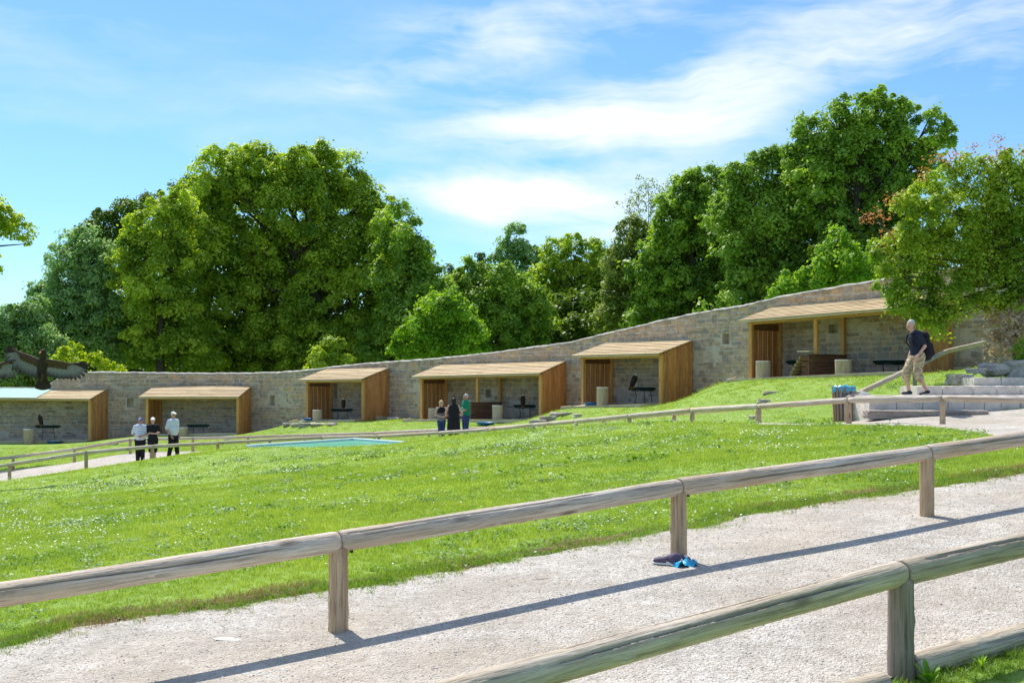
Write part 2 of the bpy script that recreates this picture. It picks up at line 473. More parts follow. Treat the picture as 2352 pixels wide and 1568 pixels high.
def mat_stone(name, cols, mossy=0.0, per_tint=True, speck=30.0):
    m, nb, bs = new_mat(name)
    g = nb.add('ShaderNodeNewGeometry').outputs['Position']
    t = attr(nb)
    nd = nb.add('ShaderNodeValToRGB'); nb.l.new(t, nd.inputs[0])
    e = nd.color_ramp.elements; nd.color_ramp.interpolation = 'LINEAR'
    while len(e) < len(cols): e.new(0.5)
    for i, c in enumerate(cols):
        e[i].position = i / (len(cols) - 1); e[i].color = (*c, 1)
    n = nb.noise(g, 4.0, 6, 0.7); n2 = nb.noise(g, speck, 4, 0.6)
    c = nb.mix(nb.ramp(n, [(0.38, 0.5), (0.58, 0.0)]), nd.outputs[0], tuple(k * 0.55 for k in cols[0]))
    c = nb.mix(nb.ramp(n2, [(0.5, 0.0), (0.75, 0.4)]), c, tuple(min(1, k * 1.5) for k in cols[-1]))
    nb.l.new(c, bs.inputs['Base Color']); bs.inputs['Roughness'].default_value = 0.9
    bs.inputs['Specular IOR Level'].default_value = 0.2
    bump(nb, bs, nb.math('ADD', n, n2), 0.6, 0.02)
    return m
M['stone'] = mat_stone('rubble_stone', [(0.36, 0.32, 0.30), (0.52, 0.40, 0.30), (0.66, 0.42, 0.24), (0.58, 0.47, 0.40), (0.38, 0.28, 0.20), (0.72, 0.50, 0.28), (0.56, 0.42, 0.34)])
M['mortar'] = mat_stone('lime_mortar', [(0.62, 0.50, 0.40), (0.68, 0.56, 0.45)])
M['coping'] = mat_stone('mortar_coping', [(0.52, 0.48, 0.43), (0.62, 0.58, 0.52)])
M['rock'] = mat_stone('grey_rock', [(0.36, 0.31, 0.27), (0.50, 0.44, 0.38), (0.62, 0.55, 0.47)])
M['step_stone'] = mat_stone('pale_step_stone', [(0.66, 0.58, 0.50), (0.80, 0.72, 0.64)])


def mat_water():
    m, nb, bs = new_mat('pool_water')
    g = nb.add('ShaderNodeNewGeometry').outputs['Position']
    bs.inputs['Base Color'].default_value = (0.11, 0.40, 0.25, 1)
    bs.inputs['Roughness'].default_value = 0.3
    bs.inputs['Specular IOR Level'].default_value = 0.3
    bump(nb, bs, nb.noise(g, 6.0, 3), 0.15, 0.01)
    return m
M['water'] = mat_water()

# ------------------------------------------------------------------ shed layout (front posts), wall line
SHEDS = [  # front-left px,d ; front-right px,d ; base y L,R ; eave y L,R
    dict(n=0, L=(-150, 66), R=(208, 65), by=(1018, 1013), ey=(911, 914), ry=(884, 895.5)),
    dict(n=1, L=(335, 65.5), R=(548, 65), by=(1000, 998), ey=(909, 909), ry=(888, 889)),
    dict(n=2, L=(703, 62), R=(835, 60), by=(966, 967), ey=(870, 868), ry=(849, 846.5)),
    dict(n=3, L=(965, 57), R=(1243, 53), by=(966, 966), ey=(862, 854.5), ry=(839.7, 832.8)),
    dict(n=4, L=(1335, 51), R=(1519, 47.9), by=(933, 933), ey=(813.8, 809), ry=(785, 777.7)),
    dict(n=5, L=(1720, 44), R=(2120, 39), by=(874, 861), ey=(733, 700), ry=(709, 672)),
]
DEPTH = 2.0
for s in SHEDS:
    L = PT(s['L'][0], s['by'][0], s['L'][1]); R = PT(s['R'][0], s['by'][1], s['R'][1])
    t = (R - L); t[2] = 0; w = np.linalg.norm(t); t /= w
    n_in = np.array((-t[1], t[0], 0.0))            # into the wall (away from camera)
    s.update(PL=L, PR=R, t=t, nin=n_in, w=w, zb=(L[2] + R[2]) / 2)
    s['eL'] = (Y0 - s['ey'][0]) * K * s['L'][1]; s['eR'] = (Y0 - s['ey'][1]) * K * s['R'][1]

# ------------------------------------------------------------------ terrain height from surveyed points
CP = []
def cp(px, py, d): CP.append(tuple(PT(px, py, d)))
def cw(x, y, z): CP.append((x, y, z))

FA = [(-200, 1098, 43), (22, 1062, 42), (198, 1035, 41), (350, 1021, 43), (500, 1013, 46), (620, 1007, 47.5), (740, 1001, 48), (870, 998, 47), (1010, 990, 45),
      (1125, 982, 42.5), (1226, 971, 40), (1323, 963, 37.5), (1446, 950, 35), (1590, 936, 32), (1743, 927, 29), (1950, 912, 26.5), (2165, 908, 25), (2400, 911, 24)]
FB = [(-160, 1065, 52), (30, 1046, 51), (171, 1028, 50), (299, 1006, 49.5), (443, 1003, 50.5), (570, 1000, 52), (700, 996, 53), (860, 991, 52), (985, 985, 50),
      (1120, 979, 47), (1250, 970, 44), (1387, 959, 41), (1548, 944, 36.5), (1740, 929, 32), (1945, 911, 28.5)]
for i, (x, y, d) in enumerate(FA):
    p = PT(x, y, d); cw(p[0], p[1], p[2] - (0.52 if 700 < x < 1200 else 0.66))
for i, (x, y, d) in enumerate(FB):
    p = PT(x, y, d); cw(p[0], p[1], p[2] - (0.45 if 700 < x < 1200 else 0.64))
# front fence line and near fence line
for (x, y, z) in [(-1.07, 7.3, -1.54), (1.23, 8.75, -1.32), (3.57, 10.2, -1.15), (-3.4, 5.85, -1.73), (5.9, 11.65, -1.0),
                  (1.97, 6.1, -1.52), (4.3, 7.55, -1.38), (-.3, 4.65, -1.70), (0, 0, -1.9), (-6, 3, -2.0), (6, 3, -1.45), (-2.5, 8.6, -1.6), (2.5, 11.5, -1.25), (9, 14, -0.85)]:
    cw(x, y, z)
# lawn
for (x, y, d) in [(450, 1043, 42.5), (570, 1029, 42), (1010, 1001, 41), (1125, 993, 38.5), (1226, 991, 36), (1323, 986, 34),
                  (1446, 978, 32), (1590, 971, 29.5), (1743, 973, 27), (1950, 975, 25), (2100, 978, 23.5), (2250, 990, 21.5),
                  (1176, 1080, 19.7), (400, 1200, 14.9), (1800, 1050, 16), (700, 1043, 33.5), (100, 1200, 20), (200, 1110, 32), (900, 1030, 33), (2300, 1060, 14)]:
    cp(x, y, d)
for (x, y) in [(-8.5, 37.5), (-5.6, 42.1), (-3.5, 39.6), (-6, 38.4)]: cw(x, y, -2.08)
for (x, y, z) in [(-8.0, 35.6, -1.95), (-6.3, 33.9, -1.91), (-4.4, 36.3, -1.94)]: cw(x, y, z)
cp(2300, 975, 22.5); cp(2060, 960, 26.8); cp(2340, 962, 26)
# shed terraces
for s in SHEDS:
    for f in (0.0, 0.5, 1.0):
        b = s['PL'] * (1 - f) + s['PR'] * f
        for k in (2.3, 0.8, -0.9):
            p = b + s['nin'] * k; cw(p[0], p[1], b[2])
cp(673, 979, 60); cp(690, 994, 57.5); cp(620, 990, 61); cp(950, 980, 54); cp(1290, 952, 49.5); cp(1330, 975, 45)
cp(1600, 905, 45.5); cp(1655, 878, 45); cp(1560, 925, 44.5); cp(1700, 900, 39); cp(1850, 900, 36); cp(1900, 930, 33)
cp(2000, 888, 34); cp(2200, 866, 35); cp(2290, 840, 35); cp(1470, 965, 40); cp(620, 985, 64); cp(900, 962, 61)
# behind the wall
for (x, y, z) in [(-40, 78, -3.5), (-20, 80, -2.5), (-5, 78, -1.0), (8, 66, 0.5), (18, 56, 2.0), (26, 46, 2.5), (10, 90, 1), (30, 80, 5), (50, 60, 6), (45, 30, 2.5),
                  (-60, 60, -4.5), (-45, 40, -4.0), (-25, 20, -3.0), (25, 15, 0.0), (40, 0, 0), (-30, 0, -3), (0, -30, -1.8), (0, 130, 0), (-60, 120, -4), (60, 120, 7)]:
    cw(x, y, z)
CPA = np.array(CP)
_c2 = 1.2 ** 2
def _phi(r2): return np.sqrt(r2 + _c2)
_n = len(CPA)
_A = np.zeros((_n + 3, _n + 3))
_d2 = ((CPA[:, None, :2] - CPA[None, :, :2]) ** 2).sum(2)
_A[:_n, :_n] = _phi(_d2) - np.eye(_n) * 0.12
_A[:_n, _n] = 1; _A[:_n, _n + 1:] = CPA[:, :2]; _A[_n, :_n] = 1; _A[_n + 1:, :_n] = CPA[:, :2].T
_w = np.linalg.solve(_A, np.concatenate([CPA[:, 2], [0, 0, 0]]))


def H(x, y):
    x = np.atleast_1d(np.asarray(x, float)); y = np.atleast_1d(np.asarray(y, float))
    xc = np.clip(x, -75, 75); yc = np.clip(y, -35, 140)
    out = np.zeros(len(x))
    for i in range(0, len(x), 20000):
        sl = slice(i, i + 20000)
        r2 = (xc[sl, None] - CPA[None, :, 0]) ** 2 + (yc[sl, None] - CPA[None, :, 1]) ** 2
        out[sl] = _phi(r2) @ _w[:_n] + _w[_n] + _w[_n + 1] * xc[sl] + _w[_n + 2] * yc[sl]
    far = np.hypot(x - xc, y - yc)
    k = np.exp(-far / 80.0)
    return out * k + (-1.0) * (1 - k)


def h1(x, y): return float(H([x], [y])[0])


def G(px, py, dmin=3.0, dmax=60.0):
    """ground point seen at a picture position: first crossing of the view ray with the terrain"""
    ds = np.linspace(dmin, dmax, 1500)
    x = (px - X0) * K * ds; z = (Y0 - py) * K * ds
    g = H(x, ds)
    idx = np.where(z < g)[0]
    d = ds[idx[0]] if len(idx) else dmax
    return np.array(((px - X0) * K * d, d, h1((px - X0) * K * d, d)))


def axis(parts):
    out = []
    for a, b, st in parts: out += list(np.arange(a, b - 1e-6, st))
    out.append(parts[-1][1]); return np.array(out)


def grid_mesh(name, xs, ys, zfun, mat, kind='structure', label=None, smooth=True):
    X, Y = np.meshgrid(xs, ys)
    Z = zfun(X.ravel(), Y.ravel())
    v = np.stack([X.ravel(), Y.ravel(), Z], 1)
    nx, ny = len(xs), len(ys)
    i = (np.arange(ny - 1)[:, None] * nx + np.arange(nx - 1)[None, :]).ravel()
    f = np.stack([i, i + 1, i + nx + 1, i + nx], 1).ravel()
    me = np_mesh(name, v, f, 4, mat, smooth=smooth)
    o = bpy.data.objects.new(name, me); COL.objects.link(o)
    return tag(o, label, None, None, kind)


xs = axis([(-900, -100, 100), (-100, -36, 4), (-36, 24, 0.4), (24, 100, 4), (100, 900, 100)])
ys = axis([(-300, -20, 40), (-20, 2, 2), (2, 14, 0.2), (14, 72, 0.4), (72, 160, 4), (160, 1500, 134)])
grid_mesh('lawn', xs, ys, H, M['lawn'])


def strip(name, A, B, nv, mat, lift=0.02, edge_noise=0.0, edge_noise_b=0.0, step=0.3):
    """ribbon of ground between two polylines with matching ends, following the terrain"""
    A = np.array(A)[:, :2]; B = np.array(B)[:, :2]
    def resample(P, n):
        s = np.concatenate([[0], np.cumsum(np.linalg.norm(np.diff(P, axis=0), axis=1))])
        u = np.linspace(0, s[-1], n)
        return np.stack([np.interp(u, s, P[:, 0]), np.interp(u, s, P[:, 1])], 1), s[-1]
    n = int(max(resample(A, 2)[1], resample(B, 2)[1]) / step) + 2
    a, _ = resample(A, n); b, _ = resample(B, n)
    w = np.cumsum(rng.normal(0, 1, n)); w = w - np.convolve(w, np.ones(15) / 15, 'same')[:n] if n > 15 else w * 0
    dirn = b - a; dirn /= np.linalg.norm(dirn, axis=1)[:, None] + 1e-9
    a = a + dirn * (w * edge_noise + rng.normal(0, edge_noise, n))[:, None]
    b = b + dirn * (rng.normal(0, 1, n) * edge_noise_b)[:, None]
    t = np.linspace(0, 1, nv)
    P = a[:, None, :] * (1 - t)[None, :, None] + b[:, None, :] * t[None, :, None]
    P = P.reshape(-1, 2)
    z = H(P[:, 0], P[:, 1]) + lift
    zz = z.reshape(n, nv); zz[:, 0] -= lift * 1.5; 
    v = np.stack([P[:, 0], P[:, 1], zz.ravel()], 1)
    i = (np.arange(n - 1)[:, None] * nv + np.arange(nv - 1)[None, :]).ravel()
    f = np.stack([i, i + nv, i + nv + 1, i + 1], 1).ravel()
    me = np_mesh(name, v, f, 4, mat, smooth=True)
    o = bpy.data.objects.new(name, me); COL.objects.link(o)
    o['kind'] = 'structure'
    return o, a, b


EDGE_PX = [(0, 1487), (80, 1468), (170, 1440), (260, 1425), (400, 1408), (520, 1396), (640, 1372), (740, 1352), (820, 1345), (910, 1332), (1000, 1318),
           (1100, 1300), (1200, 1280), (1300, 1264), (1400, 1246), (1500, 1222), (1600, 1215), (1680, 1190), (1780, 1172), (1900, 1152), (2000, 1140), (2110, 1124), (2220, 1108), (2352, 1086)]
edge = [G(x, y, 4, 16)[:2] for x, y in EDGE_PX]
e0, e1 = edge[0], edge[-1]
edge = [e0 - np.array((.848, .53)) * 9, e0 - np.array((.848, .53)) * 3] + edge + [e1 + np.array((.86, .5)) * 4, e1 + np.array((.86, .5)) * 12]
EDGE = np.array(edge)
kerb0 = np.array((1.97, 6.08)); kd = np.array((.848, .53))
NEAR = np.array([kerb0 - kd * 14, kerb0 + kd * 16])
gp, _, _ = strip('gravel_path', EDGE, NEAR, 34, M['gravel'], 0.022, 0.028, 0.0, 0.12)

# middle path between the two far fences, widening to the gravel by the steps
PA = [PT(x, y, d)[:2] + np.array((0, 0.15)) for x, y, d in FA]
PB = [PT(x, y, d)[:2] for x, y, d in FB]
pa = PA[:15]; pb = PB[:14]
MIDA, MIDB = np.array(pa), np.array(pb)
strip('gravel_walk', MIDA, MIDB, 10, M['gravel'], 0.03, 0.01, 0.01, 0.35)
pl_a = [G(1743, 976, 20, 30)[:2], G(1950, 976.5, 20, 30)[:2], G(2100, 979, 18, 28)[:2], G(2190, 985, 18, 26)[:2], G(2260, 994, 16, 25)[:2], G(2352, 1022, 12, 22)[:2], np.array((12.0, 15.0))]
pl_b = [PT(1740, 0, 31.5)[:2], PT(1860, 0, 29.5)[:2], PT(1985, 0, 27.6)[:2], PT(2150, 0, 27.4)[:2], PT(2300, 0, 27.2)[:2], PT(2500, 0, 27)[:2], np.array((18.0, 26.0))]
PLAZA_A, PLAZA_B = np.array(pl_a), np.array(pl_b)
strip('gravel_forecourt', PLAZA_A, PLAZA_B, 26, M['gravel'], 0.034, 0.01, 0.01, 0.3)


def in_poly(x, y, poly):
    ins = np.zeros(len(x), bool)
    j = len(poly) - 1
    for i in range(len(poly)):
        xi, yi = poly[i]; xj, yj = poly[j]
        c = ((yi > y) != (yj > y)) & (x < (xj - xi) * (y - yi) / (yj - yi + 1e-12) + xi)
        ins ^= c; j = i
    return ins
POLYS = [np.vstack([EDGE, NEAR[::-1]]), np.vstack([MIDA, MIDB[::-1]]), np.vstack([PLAZA_A, PLAZA_B[::-1]])]

# ------------------------------------------------------------------ long stone wall
def catmull(P, per=12):
    P = np.array(P, float); P = np.vstack([2 * P[0] - P[1], P, 2 * P[-1] - P[-2]]); out = []
    for i in range(1, len(P) - 2):
        for k in range(per):
            t = k / per
            out.append(0.5 * ((2 * P[i]) + (-P[i - 1] + P[i + 1]) * t + (2 * P[i - 1] - 5 * P[i] + 4 * P[i + 1] - P[i + 2]) * t * t + (-P[i - 1] + 3 * P[i] - 3 * P[i + 1] + P[i + 2]) * t ** 3))
    out.append(P[-2]); return np.array(out)

wl = []
for i, s in enumerate(SHEDS):
    for e in ('PL', 'PR'):
        p = s[e] + s['nin'] * (DEPTH + 0.10)
        wl.append(p[:2])
wl = wl[1:] if wl[0][0] < -34 else wl
wl = [np.array((-38.0, 66.6)), np.array((-31.0, 66.9))] + [p for p in wl if p[0] > -24] + [np.array((18.2, 38.0)), np.array((21.5, 36.0))]
WALL = catmull(wl, 14)
ws_ = np.concatenate([[0], np.cumsum(np.linalg.norm(np.diff(WALL, axis=0), axis=1))])
WLEN = ws_[-1]
def wpt(s): return np.array((np.interp(s, ws_, WALL[:, 0]), np.interp(s, ws_, WALL[:, 1])))
def wtan(s):
    d = wpt(min(s + .3, WLEN)) - wpt(max(s - .3, 0)); return d / np.linalg.norm(d)
TOP_PX = [(-400, 925), (60, 905), (116, 880), (135, 866), (180, 854), (300, 855), (420, 857), (560, 857), (640, 855), (700, 850), (800, 838), (900, 830), (1000, 823), (1100, 813), (1200, 800), (1300, 787),
          (1400, 763), (1500, 740), (1600, 718), (1700, 702), (1750, 691), (1800, 680), (1900, 662), (2000, 645), (2100, 628), (2200, 612), (2400, 590), (2700, 570)]
TPX = np.array(TOP_PX, float)
def wtop(s):
    p = wpt(s); px = X0 + p[0] / (K * p[1])
    return (Y0 - np.interp(px, TPX[:, 0], TPX[:, 1])) * K * p[1]
def s_at_px(px):
    ss = np.linspace(0, WLEN, 2000); P = np.array([wpt(q) for q in ss]); q = X0 + P[:, 0] / (K * P[:, 1])
    return ss[np.argmin(abs(q - px))]
wall = empty('stone_wall', (float(wl[4][0]), float(wl[4][1]), -3.0), 'long curved rubble stone wall rising to the right behind the timber shelters', 'wall')
NICHES = [(1668, 766, 790, 0.42), (625, 908, 931, 0.38), (300, 915, 935, 0.36), (1122, 893, 912, 0.36), (1915, 745, 765, 0.40), (770, 880, 915, 0.3)]
niches = []
for px, y0, y1, w in NICHES:
    s = s_at_px(px); p = wpt(s)
    niches.append((s - w / 2, s + w / 2, (Y0 - y1) * K * p[1], (Y0 - y0) * K * p[1]))
brk = sorted(set(list(np.arange(0, WLEN, 0.5)) + [n[0] for n in niches] + [n[1] for n in niches] + [WLEN]))
mb = MB(); TH = 0.55
for a, b in zip(brk[:-1], brk[1:]):
    if b - a < 1e-4: continue
    pa_, pb_ = wpt(a), wpt(b); ta, tb = wtan(a), wtan(b)
    na = np.array((-ta[1], ta[0])); nb_ = np.array((-tb[1], tb[0]))
    za, zb = wtop(a) - 0.03, wtop(b) - 0.03
    ga, gb = h1(*pa_) - 0.6, h1(*pb_) - 0.6
    A0 = (*pa_, ga); A1 = (*pa_, za); B0 = (*pb_, gb); B1 = (*pb_, zb)
    A2 = (*(pa_ + na * TH), ga); A3 = (*(pa_ + na * TH), za); B2 = (*(pb_ + nb_ * TH), gb); B3 = (*(pb_ + nb_ * TH), zb)
    hit = [n for n in niches if n[0] - 1e-3 <= a and b <= n[1] + 1e-3]
    if hit:
        n = hit[0]
        q = [(*pa_, n[2]), (*pb_, n[2]), (*pb_, n[3]), (*pa_, n[3])]
        r = [(*(pa_ + na * 0.32), n[2]), (*(pb_ + nb_ * 0.32), n[2]), (*(pb_ + nb_ * 0.32), n[3]), (*(pa_ + na * 0.32), n[3])]
        mb.add([A0, B0, q[1], q[0]], [(0, 1, 2, 3)]); mb.add([q[3], q[2], B1, A1], [(0, 1, 2, 3)])
        mb.add(q + r, [(4, 5, 6, 7), (0, 1, 5, 4), (3, 7, 6, 2)])
        if abs(a - n[0]) < 1e-3: mb.add([q[0], r[0], r[3], q[3]], [(0, 1, 2, 3)])
        if abs(b - n[1]) < 1e-3: mb.add([q[1], q[2], r[2], r[1]], [(0, 1, 2, 3)])
    else:
        mb.add([A0, B0, B1, A1], [(0, 1, 2, 3)])
    mb.add([A1, B1, B3, A3, A2, B2], [(0, 1, 2, 3), (3, 2, 5, 4)])
p0_, t0_ = wpt(0), wtan(0); n0_ = np.array((-t0_[1], t0_[0])); z0_ = wtop(0) - .03; g0_ = h1(*p0_) - .6
mb.add([(*p0_, g0_), (*p0_, z0_), (*(p0_ + n0_ * TH), z0_), (*(p0_ + n0_ * TH), g0_)], [(0, 1, 2, 3)])
mb.build('mortar_core', M['mortar'], wall)
# coping: rough rounded mortar cap
mb = MB(); prof = [(-0.05, 0.0), (-0.045, 0.045), (0.05, 0.085), (0.28, 0.10), (0.5, 0.085), (0.60, 0.04), (0.60, 0.0)]
cs = np.arange(0, WLEN, 0.22); vs = []
for s in cs:
    p = wpt(s); t = wtan(s); n = np.array((-t[1], t[0])); z = wtop(s) - 0.06 + random.uniform(-.018, .018)
    for (o_, h_) in prof: vs.append((*(p + n * (o_ + random.uniform(-.012, .012))), z + h_ + random.uniform(-.012, .012)))
m_ = len(prof)
mb.add(vs, [(i * m_ + k, (i + 1) * m_ + k, (i + 1) * m_ + k + 1, i * m_ + k + 1) for i in range(len(cs) - 1) for k in range(m_ - 1)] + [tuple(range(m_))], 0.5)
mb.build('coping', M['coping'], wall, smooth=True)
# stones
stones = []
z = -4.4; row = 0
while z < 4.3:
    rh = random.choice([0.13, 0.16, 0.18, 0.2, 0.23, 0.27])
    s = random.uniform(0, .4)
    while s < WLEN - .1:
        w = random.choice([0.15, 0.22, 0.28, 0.34, 0.4, 0.55]) * random.uniform(.85, 1.15)
        sm = s + w / 2
        if sm > WLEN: break
        zt = min(z + rh - .03, wtop(sm) - 0.05)
        zb_ = z
        p = wpt(sm); g = h1(*p)
        ok = zt - zb_ > 0.07 and zt > g - 0.1
        for n in niches:
            if s < n[1] + .01 and s + w > n[0] - .01 and zb_ < n[3] and zt > n[2]: ok = False
        pn = math.sin(sm * 1.1 + math.sin(z * 2.3) * 1.5) + math.sin(z * 3.1 + sm * .45) + random.uniform(-1.0, 1.0)
        if pn > 1.15 and z < wtop(sm) - .8: ok = False
        if ok: stones.append((s + .017, s + w - .017, zb_ + random.uniform(-.012, .02), max(zb_ + .07, zt - random.choice([0, 0, .02, .05])), p, g))
        s += w
    z += rh
def stone_geo(st, mb):
    a, b, z0, z1, p, g = st
    pc = wpt((a + b) / 2); t = wtan((a + b) / 2); n = np.array((t[1], -t[0]))
    hw = (b - a) / 2; hh = (z1 - z0) / 2; zc = (z0 + z1) / 2
    c = min(hw, hh) * random.uniform(.25, .55)
    ring = [(-hw, -hh + c), (-hw + c, -hh), (hw - c, -hh), (hw, -hh + c), (hw, hh - c), (hw - c, hh), (-hw + c, hh), (-hw, hh - c)]
    pr = random.uniform(.006, .034)
    vs = []
    for kk, dp in ((1.0, -0.03), (1.0, pr * .55), (0.80, pr)):
        for (u, v) in ring:
            u2 = u * kk + (random.uniform(-.022, .022) if kk < 1 or dp > 0 else 0); v2 = v * kk + (random.uniform(-.018, .018) if dp > 0 else 0)
            q = pc + t * u2 + n * (dp + (random.uniform(-.006, .006) if kk < 1 else 0))
            vs.append((q[0], q[1], zc + v2))
    fs = [(r * 8 + k, r * 8 + (k + 1) % 8, (r + 1) * 8 + (k + 1) % 8, (r + 1) * 8 + k) for r in (0, 1) for k in range(8)] + [tuple(16 + k for k in range(8))]
    mb.add(vs, fs, random.random())
def st_key(st):
    p = st[4]; px = X0 + p[0] / (K * p[1]); zc = (st[2] + st[3]) / 2
    py = Y0 - zc / (K * p[1])
    vis = -5 < px < 2250 and zc > st[5] + 0.05
    for s in SHEDS:   # hidden behind a shed roof or drum
        pass
    return (0 if vis else 1, -((st[1] - st[0]) * (st[3] - st[2])) / p[1] ** 2)
def hidden(st):
    p = st[4]; px = X0 + p[0] / (K * p[1]); py = Y0 - (st[2] + st[3]) / 2 / (K * p[1])
    if 1765 < px < 2062 and py > 676 - (px - 2062) * 0.1 and py < 735 - (px - 1750) * .085: return True
    if px > 2060 and py < 730: return True
    if px > 2020 and py < 700 + (px - 2020): return True
    if 1388 < px < 1575 and 776 < py < 816: return True
    return False
order = sorted(range(len(stones)), key=lambda i: (st_key(stones[i])[0] + (1 if hidden(stones[i]) else 0), st_key(stones[i])[1]))
big = MB()
for r, i in enumerate(order):
    if r < 300:
        m1 = MB(); stone_geo(stones[i], m1); m1.build('stone', M['stone'], wall)
    else: stone_geo(stones[i], big)
o = big.build('rubble_stonework', M['stone'], wall); o['kind'] = 'stuff'

# ------------------------------------------------------------------ timber shelters
SHED_LABELS = [
    'open timber shelter with a turquoise sheet on its roof, at the far left',
    'open timber shelter behind the two men in white shirts',
    'small narrow timber shelter above a rocky edge, a black and white bird inside',
    'wide timber shelter with two middle posts behind the three standing people',
    'timber shelter on a grass bank with a dark eagle perched inside',
    'largest timber shelter, uphill on the right, with log stack between its middle posts']


def plank(name, mat, parent, a, b, wdir, wid, thick, tint=None, taper=0.0):
    """board from a to b (world), wide along wdir; own axis X along the length"""
    a = Vector(a); b = Vector(b); d = b - a; L = d.length
    x = d.normalized(); y = Vector(wdir); y = (y - x * y.dot(x)).normalized(); z = x.cross(y)
    mb = MB(); mb.box((0, 0, 0), (L, wid, thick), None, tint if tint is not None else random.uniform(.85, 1.12), bevel=min(0.006, thick * .2))
    me = mb.mesh(name, mat)
    o = bpy.data.objects.new(name, me); COL.objects.link(o)
    o.parent = parent
    off = Vector((0, 0, 0)); p = parent
    while p is not None: off += p.location; p = p.parent
    Mx = Matrix((x, y, z)).transposed()
    o.matrix_local = Matrix.Translation((a + b) / 2 - off) @ Mx.to_4x4()
    return o


def upright(name, mat, parent, base, top, t, w1, w2, tint=None):
    """vertical timber with its own Z along the length"""
    mb = MB(); h = top - base[2]
    R = Matrix.Rotation(math.atan2(t[1], t[0]), 3, 'Z')
    mb.box((0, 0, 0), (w1, w2, h), R, tint if tint is not None else random.uniform(.85, 1.12), bevel=0.008)
    me = mb.mesh(name, mat)
    o = bpy.data.objects.new(name, me); COL.objects.link(o); o.parent = parent
    off = Vector(parent.location)
    o.location = Vector((base[0], base[1], base[2] + h / 2)) - off
    return o


